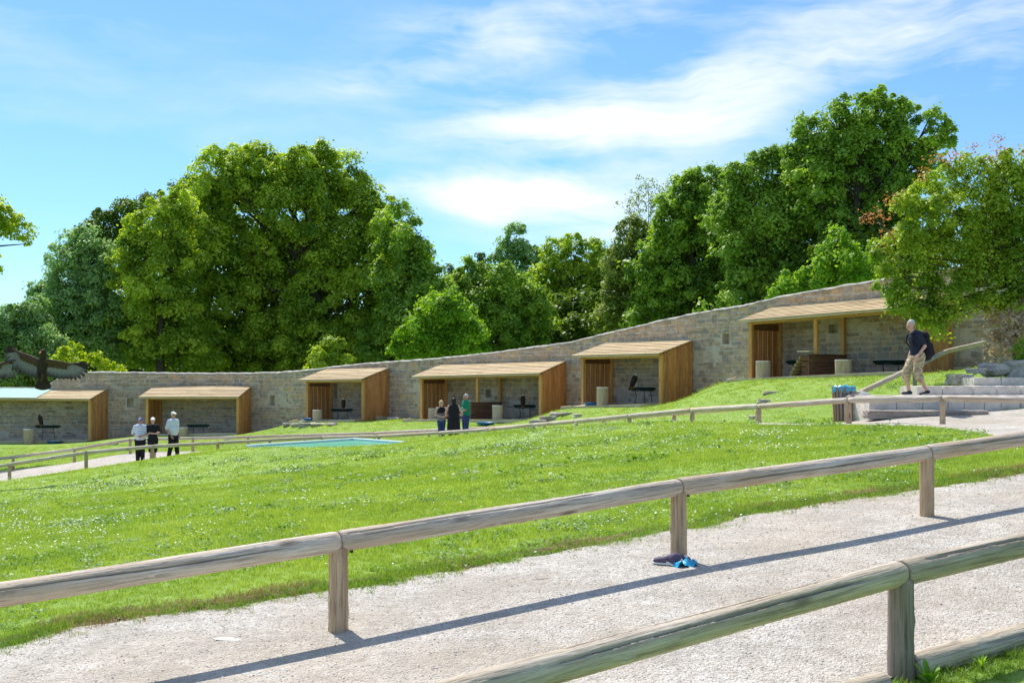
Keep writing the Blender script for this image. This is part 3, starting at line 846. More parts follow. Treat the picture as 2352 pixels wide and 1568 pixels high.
for s in SHEDS:
    PL, PR, t, nin, w = s['PL'], s['PR'], s['t'], s['nin'], s['w']
    D = DEPTH
    root = empty('timber_shelter', tuple(PL), SHED_LABELS[s['n']], 'shelter', 'timber bird shelters along the stone wall')
    s['root'] = root
    def fr(u, k=0.0): return PL * (1 - u / w) + PR * (u / w) + nin * k
    def zc(u, eave=0): return (s['eL'] * (1 - u / w) + s['eR'] * (u / w)) + eave
    slope = 0.26   # rise per metre to the back
    gl = lambda p: h1(p[0], p[1]) - 0.1
    # posts
    for (u, k, wd) in ((0.06, 0.06, .14), (w - .06, 0.06, .14), (0.06, D - .06, .12), (w - .06, D - .06, .12)):
        b = fr(u, k); top = zc(u) - 0.09 + slope * k
        upright('post', M['shed_post'], root, (b[0], b[1], gl(b)), top, t, wd, wd)
    mids = []
    if s['n'] == 3: mids = [(1110, 0.1), (1136, D - .1)]
    if s['n'] == 5: mids = [(1885.5, 0.1), (1925.6, D - .1)]
    if mids:
        def u_at(px, k):
            uu = np.linspace(0, w, 600); P = np.array([fr(q, k) for q in uu]); return uu[np.argmin(abs(X0 + P[:, 0] / (K * P[:, 1]) - px))]
        um = (u_at(mids[0][0], .1) + u_at(mids[1][0], D - .1)) / 2
        s['um'] = um
        for px, k in mids:
            b = fr(um, k); upright('post', M['shed_post'], root, (b[0], b[1], gl(b)), zc(um) - 0.09 + slope * k, t, .13, .13)
    # beams
    plank('beam', M['shed_beam'], root, (*fr(-.02, .06)[:2], zc(0) - .13), (*fr(w + .02, .06)[:2], zc(w) - .13), (0, 0, 1), .16, .07)
    plank('beam', M['shed_beam'], root, (*fr(0, D - .06)[:2], zc(0) - .13 + slope * (D - .06)), (*fr(w, D - .06)[:2], zc(w) - .13 + slope * (D - .06)), (0, 0, 1), .14, .06)
    # rafters
    nr = max(2, int(w / 1.1))
    for i in range(nr + 1):
        u = 0.1 + (w - .2) * i / nr
        a = fr(u, -.2); b = fr(u, D)
        plank('rafter', M['shed_beam'], root, (a[0], a[1], zc(u) - .075 - slope * .2), (b[0], b[1], zc(u) - .075 + slope * D), (0, 0, 1), .09, .06)
    # roof boards, each lapped over the one below
    nb_ = 8; ov = 0.28; run = D + ov - 0.03
    for i in range(nb_):
        k0 = -ov + run * i / nb_; kc = k0 + run / nb_ / 2
        ua, ub = -.30, w + .10
        split = random.uniform(.35, .65) if w > 5 else None
        segs = [(ua, ub)] if split is None else [(ua, w * split - .004), (w * split + .004, ub)]
        for (p0, p1) in segs:
            a = fr(p0, kc); b = fr(p1, kc)
            za = zc(p0) + slope * kc + 0.0; zb = zc(p1) + slope * kc + 0.0
            wd = Vector((nin[0], nin[1], slope * 0.60)).normalized()
            plank('roof_board', M['roof_board'], root, (a[0], a[1], za + .02), (b[0], b[1], zb + .02), wd, run / nb_ * 1.18, .036, random.uniform(.78, 1.16))
    # verge boards under the roof ends, eave batten
    plank('eave_board', M['roof_board'], root, (*fr(-.30, -ov - .012)[:2], zc(-.3) - slope * ov - .03), (*fr(w + .1, -ov - .012)[:2], zc(w + .1) - slope * ov - .03), (0, 0, 1), .07, .024, 1.0)
    # side walls of vertical boards (left and right)
    nbd = 12
    for side in (0, 1):
        u = 0.0 if side == 0 else w
        off = -.012 if side == 0 else .012
        for i in range(nbd):
            k0 = 0.14 + (D - .12) * i / nbd; k1 = 0.14 + (D - .12) * (i + 1) / nbd
            kc = (k0 + k1) / 2
            b = fr(u, kc); b = b + t * (off * 2 + (0.006 if i % 2 else -0.004))
            top = zc(u) - .045 + slope * kc
            upright('side_board', M['side_board'], root, (b[0], b[1], gl(b)), top, t, .024, (k1 - k0) - .008)
        if side == 0 and s['n'] in (2, 3, 4, 5):
            plank('side_rail', M['dark_plank'], root, (*fr(u + .03, .14)[:2], zc(u) - .27), (*fr(u + .03, D - .14)[:2], zc(u) - .27), (0, 0, 1), .24, .03)
    # pale timber frame round the gravel bed in front
    pad_out = 1.0
    zf = lambda q: h1(q[0], q[1]) + .05
    c = [fr(-.55, -.05), fr(-.25, -pad_out), fr(w + .15, -pad_out + .1), fr(w - .05, -.15)]
    if s['n'] in (3, 4): c[2] = fr(w - .3, -pad_out + .1)
    for a, b in ((c[0], c[1]), (c[1], c[2]), (c[2], c[3])):
        m_ = (a + b) / 2
        plank('ground_frame', M['edge_board'], root, (a[0], a[1], zf(a)), (b[0], b[1], zf(b)), (0, 0, 1), .16, .05)
    # gravel bed
    ap = [c[1] + t * .03, c[2]]; bp = [fr(0, D), fr(w, D)]
    strip('gravel_bed', ap, bp, 8, M['gravel'], 0.03, 0, 0, .5)
    POLYS.append(np.array([ap[0][:2], ap[1][:2], bp[1][:2], bp[0][:2]]))

# turquoise sheet on the left roof
s = SHEDS[0]
u0, u1 = s['w'] - 8.0, s['w'] - 3.02
def roofp(u, k, dz): 
    q = s['PL'] * (1 - u / s['w']) + s['PR'] * (u / s['w']) + s['nin'] * k
    return (q[0], q[1], s['eL'] * (1 - u / s['w']) + s['eR'] * u / s['w'] + .26 * k + dz)
mb = MB(); nU, nK = 16, 8
vs = [roofp(u0 + (u1 - u0) * i / nU, -.30 + 1.95 * j / nK, .062 + random.uniform(0, .012)) for j in range(nK + 1) for i in range(nU + 1)]
vs2 = [(a, b, c - .006) for a, b, c in vs]; n1 = len(vs)
fs = [(j * (nU + 1) + i, j * (nU + 1) + i + 1, (j + 1) * (nU + 1) + i + 1, (j + 1) * (nU + 1) + i) for j in range(nK) for i in range(nU)]
mb.add(vs + vs2, fs + [tuple(x + n1 for x in f[::-1]) for f in fs])
o = mb.build('roof_sheet', M['canvas'])
tag(o, 'turquoise sheet with white edges lying on the far left shelter roof', 'sheet')
for k_ in (-.30, 1.65):
    mb = MB(); mb.tube([roofp(u0, k_, .075), roofp(u1, k_, .075)], .035, 8); mb.build('edge_tube', M['white'], o)

# low boarded partitions with pale cap in the two wide shelters
for n in (3, 5):
    s = SHEDS[n]; um = s['um']
    def fr(u, k=0.0): return s['PL'] * (1 - u / s['w']) + s['PR'] * (u / s['w']) + s['nin'] * k
    a0 = fr(um, -.55); b0 = fr(um, DEPTH - .1)
    z0 = h1(a0[0], a0[1])
    root = empty('log_partition', (float(a0[0]), float(a0[1]), z0),
                 'low dark boarded partition with pale cap board between the middle posts of the wide shelter' if n == 3 else
                 'low partition of stacked logs with pale cap beside the middle posts of the largest shelter', 'partition')
    off = s['t'] * 0.10
    for i in range(7):
        zz = z0 + .06 + i * .122
        plank('plank', M['dark_plank'], root, (a0[0] + off[0], a0[1] + off[1], zz), (b0[0] + off[0], b0[1] + off[1], zz + .0), (0, 0, 1), .114, .05)
    a1 = fr(um - .38, -.55) ; a2 = fr(um + .13, -.55)
    plank('cap_board', M['edge_board'], root, (*fr(um - .32, -.45)[:2], z0 + .93), (*fr(um + .16, -.45)[:2], z0 + .93), tuple(s['nin']), .34, .045)
    if n == 5:
        for i in range(6):
            e = fr(um - .62 + (0.02, .06, .13, .19, .26, .33)[i], -.62 + .02 * i)
            e2 = fr(um - .20 + .06 * i, -.30)
            mb = MB(); L = 0.5
            mb.tube([(0, 0, 0), (L * .5, 0, 0), (L, 0, 0)], [.062, .068, .063], 12, jit=.04)
            me = mb.mesh('log', M['log_end'], False)
            lo = bpy.data.objects.new('log', me); COL.objects.link(lo); lo.parent = root
            lo.location = Vector((e[0], e[1], z0 + .07 + i * .128)) - root.location
            lo.rotation_euler = (0, 0, math.atan2(s['nin'][1], s['nin'][0]) - .25)
        for i in range(4):
            zz = z0 + .1 + i * .2
            plank('plank', M['dark_plank'], root, (*fr(um - .26, -.42)[:2], zz), (*fr(um + .1, -.42)[:2], zz), (0, 0, 1), .17, .04)

# ------------------------------------------------------------------ drums, perches and shed contents
def place(px, d):
    x = (px - X0) * K * d; return (x, d, h1(x, d) + .03)


DR = [(66, 64.2, 985, 'round wooden drum in front of the dark bird in the far left shelter', 23, .5),
      (421, 64.2, 981, 'round wooden drum beside the tall man in a white shirt', 20, .5),
      (729, 60.6, 941, 'round wooden drum on the gravel of the small narrow shelter', 22, .5),
      (996, 56.0, 937, 'round wooden drum half hidden behind the blonde woman', 24, .5),
      (1143, 53.6, 930.5, 'round wooden drum right of the man in the green shirt', 25, .5),
      (1384, 49.3, 889, 'tall round wooden drum in the shelter on the grass bank', 27, .5),
      (1753, 42.9, 829, 'round wooden drum at the left post of the largest shelter', 33, .5),
      (1937, 40.6, 826, 'round wooden drum right of the log stack in the largest shelter', 37, .5)]
for px, d, yt, lab, wpx, _ in DR:
    x, y, zb = place(px, d); r = wpx * K * d / 2; zt = (Y0 - yt) * K * d
    h = max(.6, min(1.05, zt - zb)); zb = zt - h if zt - h < zb + .05 else zb
    root = empty('wooden_drum', (x, y, zb), lab, 'drum', 'round wooden drums at the shelters')
    mb = MB(); n = 28; vs = []; 
    for zz, rr in ((-.08, r), (.02, r), (h * .5, r * 1.01), (h - .04, r)):
        for k in range(n):
            a = 2 * math.pi * k / n; q = rr * (1 + (0.012 if k % 2 else 0)); vs.append((q * math.cos(a), q * math.sin(a), zz))
    mb.add(vs, [(i * n + k, i * n + (k + 1) % n, (i + 1) * n + (k + 1) % n, (i + 1) * n + k) for i in range(3) for k in range(n)])
    mb.build('drum_side', M['perch_wood'], root, local=True)
    mb = MB(); mb.tube([(0, 0, h - .045), (0, 0, h - .01), (0, 0, h)], [r * 1.04, r * 1.04, r * .98], 28)
    mb.build('drum_top', M['coping'], root, local=True)

PER = [(81, 139, 976, 65.3, 'dark turf-covered perch under the bird in the far left shelter'),
       (429, 481, 974, 65.0, 'dark turf-covered perch without a bird behind the men in white'),
       (760, 811, 938, 61.5, 'dark turf-covered perch in the small narrow shelter'),
       (1179, 1231, 929, 54.5, 'dark turf-covered perch at the right end of the wide shelter'),
       (1446, 1506, 889, 50.0, 'dark turf-covered perch on thin legs under the eagle'),
       (1806, 1860, 827, 43.6, 'dark green perch left of the log stack in the largest shelter'),
       (2005, 2084, 827, 41.3, 'dark green perch near the walking man in the largest shelter')]
for x0, x1, yt, d, lab in PER:
    a = PT(x0, yt, d); b = PT(x1, yt, d); c = (a + b) / 2; g = h1(c[0], c[1]); 
    root = empty('bird_perch', (c[0], c[1], g), lab, 'perch', 'turf covered perches in the shelters')
    L = (b - a)[0]; zt = c[2] - g; th = .13
    mb = MB(); pts = [(-L / 2 + L * i / 8, 0, zt - th / 2 - .03 * abs(i - 4) / 4 * 0) for i in range(9)]
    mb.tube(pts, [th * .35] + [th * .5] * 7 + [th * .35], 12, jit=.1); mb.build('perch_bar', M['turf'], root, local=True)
    mb = MB(); mb.box((0, 0, zt - th - .02), (L * .86, .10, .035)); mb.build('cross_bar', M['steel'], root, local=True)
    legs = (-.28, .05, .3) if 'thin legs' in lab else (-.22, .22)
    for q in legs:
        mb = MB(); mb.tube([(q * L, 0, zt - th), (q * L + .04, .0, (zt - th) / 2), (q * L * 1.25, 0, -.05)], .016, 8); mb.build('leg', M['steel'], root, local=True)

for px, d, lab in [(125, 64.0, 'shallow blue water tub in the far left shelter'), (712, 60.9, 'shallow blue water tub beside the drum in the small narrow shelter'),
                   (1115, 52.6, 'shallow blue water tub left of the drum in the wide shelter'), (1362, 49.9, 'shallow blue water tub behind the tall drum')]:
    x, y, z = place(px, d)
    mb = MB(); n = 24; vs = []
    for rr, zz in ((.34, 0), (.42, .10), (.44, .10), (.40, .095), (.33, .03)):
        for k in range(n): a = 2 * math.pi * k / n; vs.append((x + rr * math.cos(a), y + rr * math.sin(a), z + zz))
    mb.add(vs, [(i * n + k, i * n + (k + 1) % n, (i + 1) * n + (k + 1) % n, (i + 1) * n + k) for i in range(4) for k in range(n)] + [tuple(4 * n + k for k in range(n))])
    tag(mb.build('water_tub', M['blue_plastic'], smooth=True), lab, 'tub', 'blue water tubs at the shelters')

# ------------------------------------------------------------------ log fences
def log_mesh(L, r, seg_u, seg_a, mat, cracks=2, seed=0, taper=0.04, name='rail'):
    """round rail along its own X from 0 to L with uneven girth and real drying cracks"""
    rs = np.random.default_rng(seed)
    u = np.linspace(0, L, seg_u); a = np.linspace(0, 2 * np.pi, seg_a, endpoint=False)
    U, A_ = np.meshgrid(u, a, indexing='ij')
    R = np.full(U.shape, r) * (1 - taper * (U / L - .5))
    for k in range(5):
        R += r * 0.018 * np.sin(U * rs.uniform(1, 6) + rs.uniform(0, 6)) * np.cos(A_ * rs.integers(1, 4) + rs.uniform(0, 6))
    R += r * 0.01 * rs.normal(0, 1, R.shape)
    for k in range(6):   # knots
        ku, ka = rs.uniform(0, L), rs.uniform(0, 2 * np.pi)
        dd = ((U - ku) / .03) ** 2 + (((A_ - ka + np.pi) % (2 * np.pi) - np.pi) * r / .02) ** 2
        R += .006 * np.exp(-dd)
    ang0 = [0.2, 2.6, 1.3, 4.3]
    for c in range(cracks):
        a0 = (ang0[c % 4] + rs.uniform(-.35, .35)) % (2 * np.pi)
        w = a0 + 0.10 * np.sin(u * rs.uniform(1.0, 2.0) + rs.uniform(0, 6)) + 0.05 * np.sin(u * 5 + rs.uniform(0, 6)) + 0.15 * (u / L - .5)
        s0, s1 = rs.uniform(0, L * .25), L - rs.uniform(0, L * .3)
        amp = np.clip(np.minimum((u - s0) / .25, (s1 - u) / .25), 0, 1)
        width = (0.0050 + 0.0035 * rs.uniform())
        dA = np.abs((A_ - w[:, None] + np.pi) % (2 * np.pi) - np.pi) * r
        R -= 0.03 * amp[:, None] * (dA < width)
    ends = 1 - 0.10 * np.exp(-np.minimum(U, L - U) / 0.006)
    R *= ends
    v = np.stack([U, R * np.cos(A_), R * np.sin(A_)], 2).reshape(-1, 3)
    i = np.arange(seg_u - 1)[:, None] * seg_a; k = np.arange(seg_a)[None, :]; k2 = (k + 1) % seg_a
    f = np.stack([(i + k), (i + k2), (i + seg_a + k2), (i + seg_a + k)], 2).reshape(-1, 4)
    nv = len(v)
    v = np.vstack([v, [[-.001, 0, 0], [L + .001, 0, 0]]])
    cap0 = np.stack([np.full(seg_a, nv), k2[0], k[0]], 1); b0 = (seg_u - 1) * seg_a
    cap1 = np.stack([np.full(seg_a, nv + 1), b0 + k[0], b0 + k2[0]], 1)
    me = bpy.data.meshes.new(name)
    me.from_pydata(v.tolist(), [], f.tolist() + cap0.tolist() + cap1.tolist())
    at = me.attributes.new('tint', 'FLOAT', 'POINT'); at.data.foreach_set('value', np.full(len(v), rs.uniform(.9, 1.1), dtype=np.float32))
    me.materials.append(mat)
    me.polygons.foreach_set('use_smooth', [True] * len(f) + [False] * (2 * seg_a))
    return me


def put_log(name, a, b, r, mat, parent, detail, seed, cracks=2, roll=0.0, gap=.006):
    a = Vector(a); b = Vector(b); d = (b - a); L = d.length - gap; x = d.normalized()
    su = {2: int(L / .02), 1: int(L / .12), 0: 10}[detail]; sa = {2: 110, 1: 24, 0: 14}[detail]
    me = log_mesh(L, r, max(4, su), sa, mat, cracks + 1 if detail == 2 else 0, seed, name=name)
    o = bpy.data.objects.new(name, me); COL.objects.link(o); o.parent = parent
    up = Vector((0, 0, 1)); y = up.cross(x).normalized(); z = x.cross(y)
    if abs(x.z) > .9: y = Vector((0, 1, 0)); z = x.cross(y).normalized(); y = z.cross(x)
    Mx = Matrix((x, y, z)).transposed() @ Matrix.Rotation(roll, 3, 'X')
    o.matrix_local = Matrix.Translation(a + x * gap / 2 - Vector(parent.location)) @ Mx.to_4x4()
    return o


def put_post(a, r, top, mat, parent, detail, seed, roll=0.0):
    """upright log with its own Z along the length"""
    h = top - a[2]
    me = log_mesh(h, r, {2: int(h / .02), 1: 8, 0: 4}[detail], {2: 90, 1: 20, 0: 12}[detail], mat, 1 if detail == 2 else 0, seed, 0.06, 'post')
    me.transform(Matrix.Rotation(-math.pi / 2, 4, 'Y'))
    me.transform(Matrix.Rotation(roll, 4, 'Z'))
    o = bpy.data.objects.new('post', me); COL.objects.link(o); o.parent = parent
    o.location = Vector(a) - Vector(parent.location)
    return o


def log_fence(name, nodes, r, pr, label, detail, mats, seed, posts=None, sink=.25, brackets=False):
    """nodes: rail-centre points, one post beneath each"""
    root = empty(name, (nodes[0][0], nodes[0][1], h1(nodes[0][0], nodes[0][1])), label, 'fence', 'round log fences')
    for i in range(len(nodes) - 1):
        put_log('rail', nodes[i], nodes[i + 1], r * random.uniform(.96, 1.04), M[mats[0]], root, detail, seed + i, roll=random.uniform(-.3, .3))
    for i, p in enumerate(nodes):
        if posts is not None and not posts[i]: continue
        g = h1(p[0], p[1])
        if p[2] - g < 0.1: continue
        put_post((p[0], p[1], g - sink), pr, p[2] - r * .35, M[mats[1]], root, detail, seed + 50 + i, roll=random.uniform(-2, 2))
        if brackets and i < len(nodes) - 1:
            d = (Vector(nodes[i + 1]) - Vector(p)).normalized()
            c = Vector(p) + d * (pr + .028) - Vector((0, 0, r * .86))
            mb = MB(); mb.box(c, (.012, .03, .045), Matrix.Rotation(math.atan2(d.y, d.x), 3, 'Z')); mb.build('bracket', M['bracket'], root)
    return root


kd3 = Vector((.848, .53, 0))
front = [Vector((-1.07, 7.3, -.975)) - kd3 * 2.72 + Vector((0, 0, -.20)), Vector((-1.07, 7.3, -.975)), Vector((1.23, 8.75, -.765)), Vector((3.57, 10.2, -.600)), Vector((5.93, 11.68, -.41)), Vector((8.3, 13.15, -.22))]
front = [front[0] - kd3 * 2.7 + Vector((0, 0, -.2))] + front
log_fence('log_fence', front, .067, .060, 'weathered log fence between the near gravel path and the lawn', 2, ('log_x', 'log_z'), 11, brackets=True)
near = [Vector((-2.6, 3.2, -1.42)), Vector((-.30, 4.63, -1.235)), Vector((2.0, 6.1, -.975)), Vector((4.3, 7.56, -.79)), Vector((6.6, 9.0, -.6))]
nearf = log_fence('log_fence', near, .068, .066, 'nearest mossy log fence crossing the lower right corner', 2, ('log_x_old', 'log_z_old'), 31)
fa = [Vector(PT(x, y, d)) - Vector((0, 0, .065)) for x, y, d in FA]
log_fence('log_fence', fa, .066, .062, 'log fence on the far side of the lawn, in front of the walking visitors', 1, ('log_x', 'log_z'), 61)
fb = [Vector(PT(x, y, d)) - Vector((0, 0, .065)) for x, y, d in FB]
log_fence('log_fence', fb, .062, .060, 'farther log fence between the gravel walk and the timber shelters', 1, ('log_x', 'log_z'), 91)
# kerb logs on the ground
for a, b, lab, sd in [((2.05, 6.12), (4.6, 7.7), 'round kerb log on the ground right of the nearest fence post', 5), ((-.55, 4.42), (1.86, 5.93), 'round kerb log on the ground left of the nearest fence post', 6)]:
    za, zb = h1(*a) + (.055 if sd == 5 else .03), h1(*b) + (.06 if sd == 5 else .03)
    root = empty('kerb_log', (a[0], a[1], za - .05), lab, 'kerb log')
    put_log('log', (a[0], a[1], za), (b[0], b[1], zb), .068, M['log_x_old'], root, 2, sd, roll=1.2)
# hand rail up the steps
hr = [PT(1945, 916, 28.4), PT(2101, 838, 31.5), PT(2176, 806, 34.0), PT(2262, 786, 37.0)]
hr = [Vector(p) for p in hr]
root = empty('handrail', (hr[0].x, hr[0].y, h1(hr[0].x, hr[0].y)), 'sloping log handrail climbing the steps behind the walking man', 'handrail')
put_log('rail', hr[0], hr[2], .066, M['log_x'], root, 1, 301); put_log('rail', hr[2], hr[3], .06, M['log_x'], root, 1, 302)
for p in (hr[1], hr[3]): put_post((p.x, p.y, h1(p.x, p.y) - .2), .055, p.z - .02, M['log_z_old'], root, 1, 303)

# ------------------------------------------------------------------ pond
pz = -2.03
pc = [Vector((-8.3, 37.3, pz)), Vector((-5.63, 41.9, pz)), Vector((-3.64, 39.5, pz)), Vector((-6.3, 34.9, pz))]
root = empty('pond_basin', tuple(sum(pc, Vector()) / 4), 'low rectangular pond basin with pale rim sunk in the lawn', 'pond')
mb = MB(); 
for i in range(4):
    a, b = pc[i], pc[(i + 1) % 4]; d = (b - a).normalized(); n = Vector((-d.y, d.x, 0))
    m_ = (a + b) / 2; R = Matrix((d, n, Vector((0, 0, 1)))).transposed()
    mb.box(m_ + Vector((0, 0, .03 if i in (0, 1) else -.05)), ((b - a).length + .1, .14, .15), R, bevel=.02)
mb.build('rim', M['rim'], root)
mb = MB(); mb.add([p + Vector((0, 0, .02)) for p in pc], [(0, 3, 2, 1)]); mb.build('water', M['water'], root)
POLYS.append(np.array([(p.x, p.y) for p in pc]))

# ------------------------------------------------------------------ steps, blocks and rocks at the right
def block(name, c, s, rz, label, mat, group=None, rough=.012, cat='stone block', seg=5):
    """dressed or split stone block with uneven faces"""
    bm = bmesh.new(); bmesh.ops.create_cube(bm, size=1)
    bmesh.ops.subdivide_edges(bm, edges=list(bm.edges), cuts=seg, use_grid_fill=True)
    rs = random.Random(hash(name + str(c)) & 0xffff)
    for v in bm.verts:
        e = sum(1 for q in v.co if abs(abs(q) - .5) < 1e-4)
        k = 1 - 0.012 * (e - 1)
        v.co = Vector((v.co.x * s[0] * k + rs.uniform(-rough, rough), v.co.y * s[1] * k + rs.uniform(-rough, rough), v.co.z * s[2] * k + rs.uniform(-rough, rough) * .6))
    me = bpy.data.meshes.new(name); bm.to_mesh(me); bm.free()
    at = me.attributes.new('tint', 'FLOAT', 'POINT'); at.data.foreach_set('value', np.full(len(me.vertices), rs.random(), dtype=np.float32))
    me.materials.append(mat)
    o = bpy.data.objects.new(name, me); COL.objects.link(o); o.location = c; o.rotation_euler = (0, 0, rz)
    if label: tag(o, label, cat, group)
    return o


def xw(px, d): return (px - X0) * K * d
steps = empty('stone_steps', (xw(1996, 27.2), 27.2, -.78), 'broad pale stone steps climbing behind the fence on the right', 'steps')
def sblock(px0, px1, d, z0, z1, depth, name='step'):
    x0, x1 = xw(px0, d), xw(px1, d)
    o = block(name, (0, 0, 0), (x1 - x0 - .005, depth, z1 - z0), 0, None, M['step_stone'], seg=4, rough=.006)
    o.parent = steps; o.location = Vector(((x0 + x1) / 2, d + depth / 2, (z0 + z1) / 2)) - steps.location
for a, b in ((1996, 2060), (2060, 2120), (2120, 2178), (2178, 2215), (2215, 2262), (2262, 2300), (2300, 2345), (2345, 2400), (2400, 2470)):
    sblock(a, b, 27.3, -1.0, -.285, 1.35)
for a, b in ((2106, 2165), (2165, 2235), (2235, 2290), (2290, 2345), (2345, 2420)):
    sblock(a, b, 28.7, -.9, -.065, 1.3)
for a, b in ((2236, 2300), (2300, 2400)):
    sblock(a, b, 30.1, -.6, .15, 1.2)
block('stone_block', (xw(2127, 26.9), 26.95, -.71), (xw(2264, 26.9) - xw(1989, 26.9), .5, .19), 0, 'long rough stone block lying at the foot of the steps', M['rock'], rough=.02, seg=7)
block('stone_block', (xw(2210, 31), 31.2, .10), (.55, .45, .26), .2, 'split stone block left of the upper step', M['rock'], rough=.03)


def rock(px, d, sx, sy, sz, label, seed, zoff=0.0, mat='rock', z=None):
    rs = np.random.default_rng(seed)
    bm = bmesh.new(); bmesh.ops.create_icosphere(bm, subdivisions=3, radius=1)
    ph = rs.uniform(0, 6, 9); fr_ = rs.uniform(1.2, 3.2, 9)
    for v in bm.verts:
        c = v.co; k = 1 + .16 * math.sin(c.x * fr_[0] + ph[0]) + .14 * math.sin(c.y * fr_[1] * 1.5 + ph[1]) + .12 * math.sin(c.z * fr_[2] * 2 + ph[2]) + rs.uniform(-.05, .05)
        c2 = Vector((max(-.75, min(.75, c.x)), max(-.8, min(.8, c.y)), max(-.6, min(.62, c.z)))) * k
        v.co = Vector((c2.x * sx, c2.y * sy, c2.z * sz))
    me = bpy.data.meshes.new('rock'); bm.to_mesh(me); bm.free()
    at = me.attributes.new('tint', 'FLOAT', 'POINT'); at.data.foreach_set('value', np.full(len(me.vertices), rs.random(), dtype=np.float32))
    me.materials.append(M[mat])
    o = bpy.data.objects.new('rock', me); COL.objects.link(o)
    x = xw(px, d); o.location = (x, d, (h1(x, d) if z is None else z) + zoff); o.rotation_euler = (0, 0, rs.uniform(-.5, .5))
    tag(o, label, 'rock')
    return o


rock(2290, 31.8, .42, .3, .28, 'grey boulder stacked above the upper step on the right', 1, z=.36)
rock(2340, 31.8, .55, .35, .30, 'dark blue-grey boulder at the right edge above the steps', 2, z=.36)
rock(2262, 31.6, .25, .25, .12, 'small flat rock beside the grey boulder above the steps', 3, z=.40)
rock(2240, 31.4, .30, .25, .10, 'thin slab of rock resting on the bank left of the boulders', 4, z=.33)
rock(1772, 37.5, .30, .15, .10, 'upper flat rock on the grass bank below the largest shelter', 5)
rock(1757, 36.3, .24, .15, .12, 'brown middle rock on the grass bank below the largest shelter', 6)
rock(1738, 34.2, .26, .14, .08, 'lowest pale rock on the grass bank, just above the far fence', 7)
rock(1905, 36.5, .07, .07, .06, 'tiny pale stone alone on the bank left of the litter bin', 8)
for i, (px, d, sx, sz, lab) in enumerate([(1238, 48.4, .42, .2, 'pale rubble stone at the left foot of the bank behind the fence'), (1258, 48.6, .4, .26, 'largest pale rubble stone between the two middle shelters'),
                                          (1277, 49.2, .3, .2, 'small rubble stone on top of the pile between the shelters'), (1302, 49.0, .3, .12, 'grey flat stone on the grass right of the rubble pile'),
                                          (1328, 47.5, .25, .12, 'half buried grey stone under the tall drum shelter'), (1225, 47.3, .25, .1, 'white flat stone at the lowest end of the rubble')]):
    rock(px, d, sx, .25, sz, lab, 20 + i, .02)
for i, (px, d, sx, sz, lab) in enumerate([(662, 60.5, .35, .16, 'leftmost rock of the edge below the small narrow shelter'), (684, 59.8, .45, .2, 'dark mossy rock below the gravel frame of the small shelter'),
                                          (705, 59.4, .5, .2, 'broad pale rock in the middle of the edge below the small shelter'), (732, 59.0, .45, .14, 'long low rock right of the pale rock below the small shelter'),
                                          (762, 58.6, .35, .12, 'rightmost rock of the edge below the small shelter'), (878, 60.3, .35, .18, 'round dark rock right of the small narrow shelter'),
                                          (903, 60.0, .35, .18, 'second dark rock, between the small and the wide shelter')]):
    rock(px, d, sx, .3, sz, lab, 40 + i, .04)
for px, py, lab, s_ in [(262, 1021, 'flat white stone on the grass left of the men', .3), (337, 1018, 'round white stone seen between the two left men', .3), (524, 1010, 'small white stone behind the rail right of the men', .2), (1090, 995, 'white pebble on the lawn right of the three people', .16)]:
    g = G(px, py, 36, 64); x = xw(px, g[1])
    rock(px, g[1], s_, s_ * .7, s_ * .35, lab, int(px), .03, mat='coping')

# ------------------------------------------------------------------ litter bin with blue bag
bx, by_, bz = place(1938, 28.9)
root = empty('litter_bin', (bx, by_, bz), 'round wooden slatted litter bin lined with a bright blue bag', 'bin')
Hb, rb = .86, .232
for k in range(18):
    a = 2 * math.pi * k / 18
    mb = MB(); mb.box((0, 0, Hb / 2), (.022, .062, Hb * random.uniform(.97, 1.0)), None, random.uniform(.8, 1.15), bevel=.004)
    o = mb.build('slat', M['bin_slat'], root, local=True)
    o.location = (rb * math.cos(a), rb * math.sin(a), 0); o.rotation_euler = (0, 0.05, a)
for zz in (.18, .72):
    mb = MB(); pts = [(math.cos(2 * math.pi * i / 24) * (rb - .02), math.sin(2 * math.pi * i / 24) * (rb - .02), zz) for i in range(25)]
    mb.tube(pts, .012, 6); mb.build('hoop', M['steel'], root, local=True)
mb = MB(); n = 26; vs = []
for j, (rr, zz) in enumerate(((.20, .03), (rb - .035, .10), (rb - .02, .5), (rb - .01, Hb + .01), (rb + .035, Hb + .035), (rb + .055, Hb - .03), (rb + .05, Hb - .13))):
    for k in range(n):
        q = rr * (1 + random.uniform(-.05, .05)); a = 2 * math.pi * k / n; vs.append((q * math.cos(a), q * math.sin(a), zz + (random.uniform(-.05, .02) if j > 3 else 0)))
mb.add(vs, [(i * n + k, i * n + (k + 1) % n, (i + 1) * n + (k + 1) % n, (i + 1) * n + k) for i in range(6) for k in range(n)] + [tuple(range(n))])
mb.build('bag', M['bag'], root, local=True, smooth=True)
mb = MB(); mb.box((0, 0, 0), (.22, .004, .15), Matrix.Rotation(.2, 3, 'X')); o = mb.build('paper_sheet', M['white'], None)
o.location = (xw(1985, 28.6), 28.6, h1(xw(1985, 28.6), 28.6) + .62); o.rotation_euler = (0, .35, 0); tag(o, 'small white paper notice on the fence beside the litter bin', 'notice')

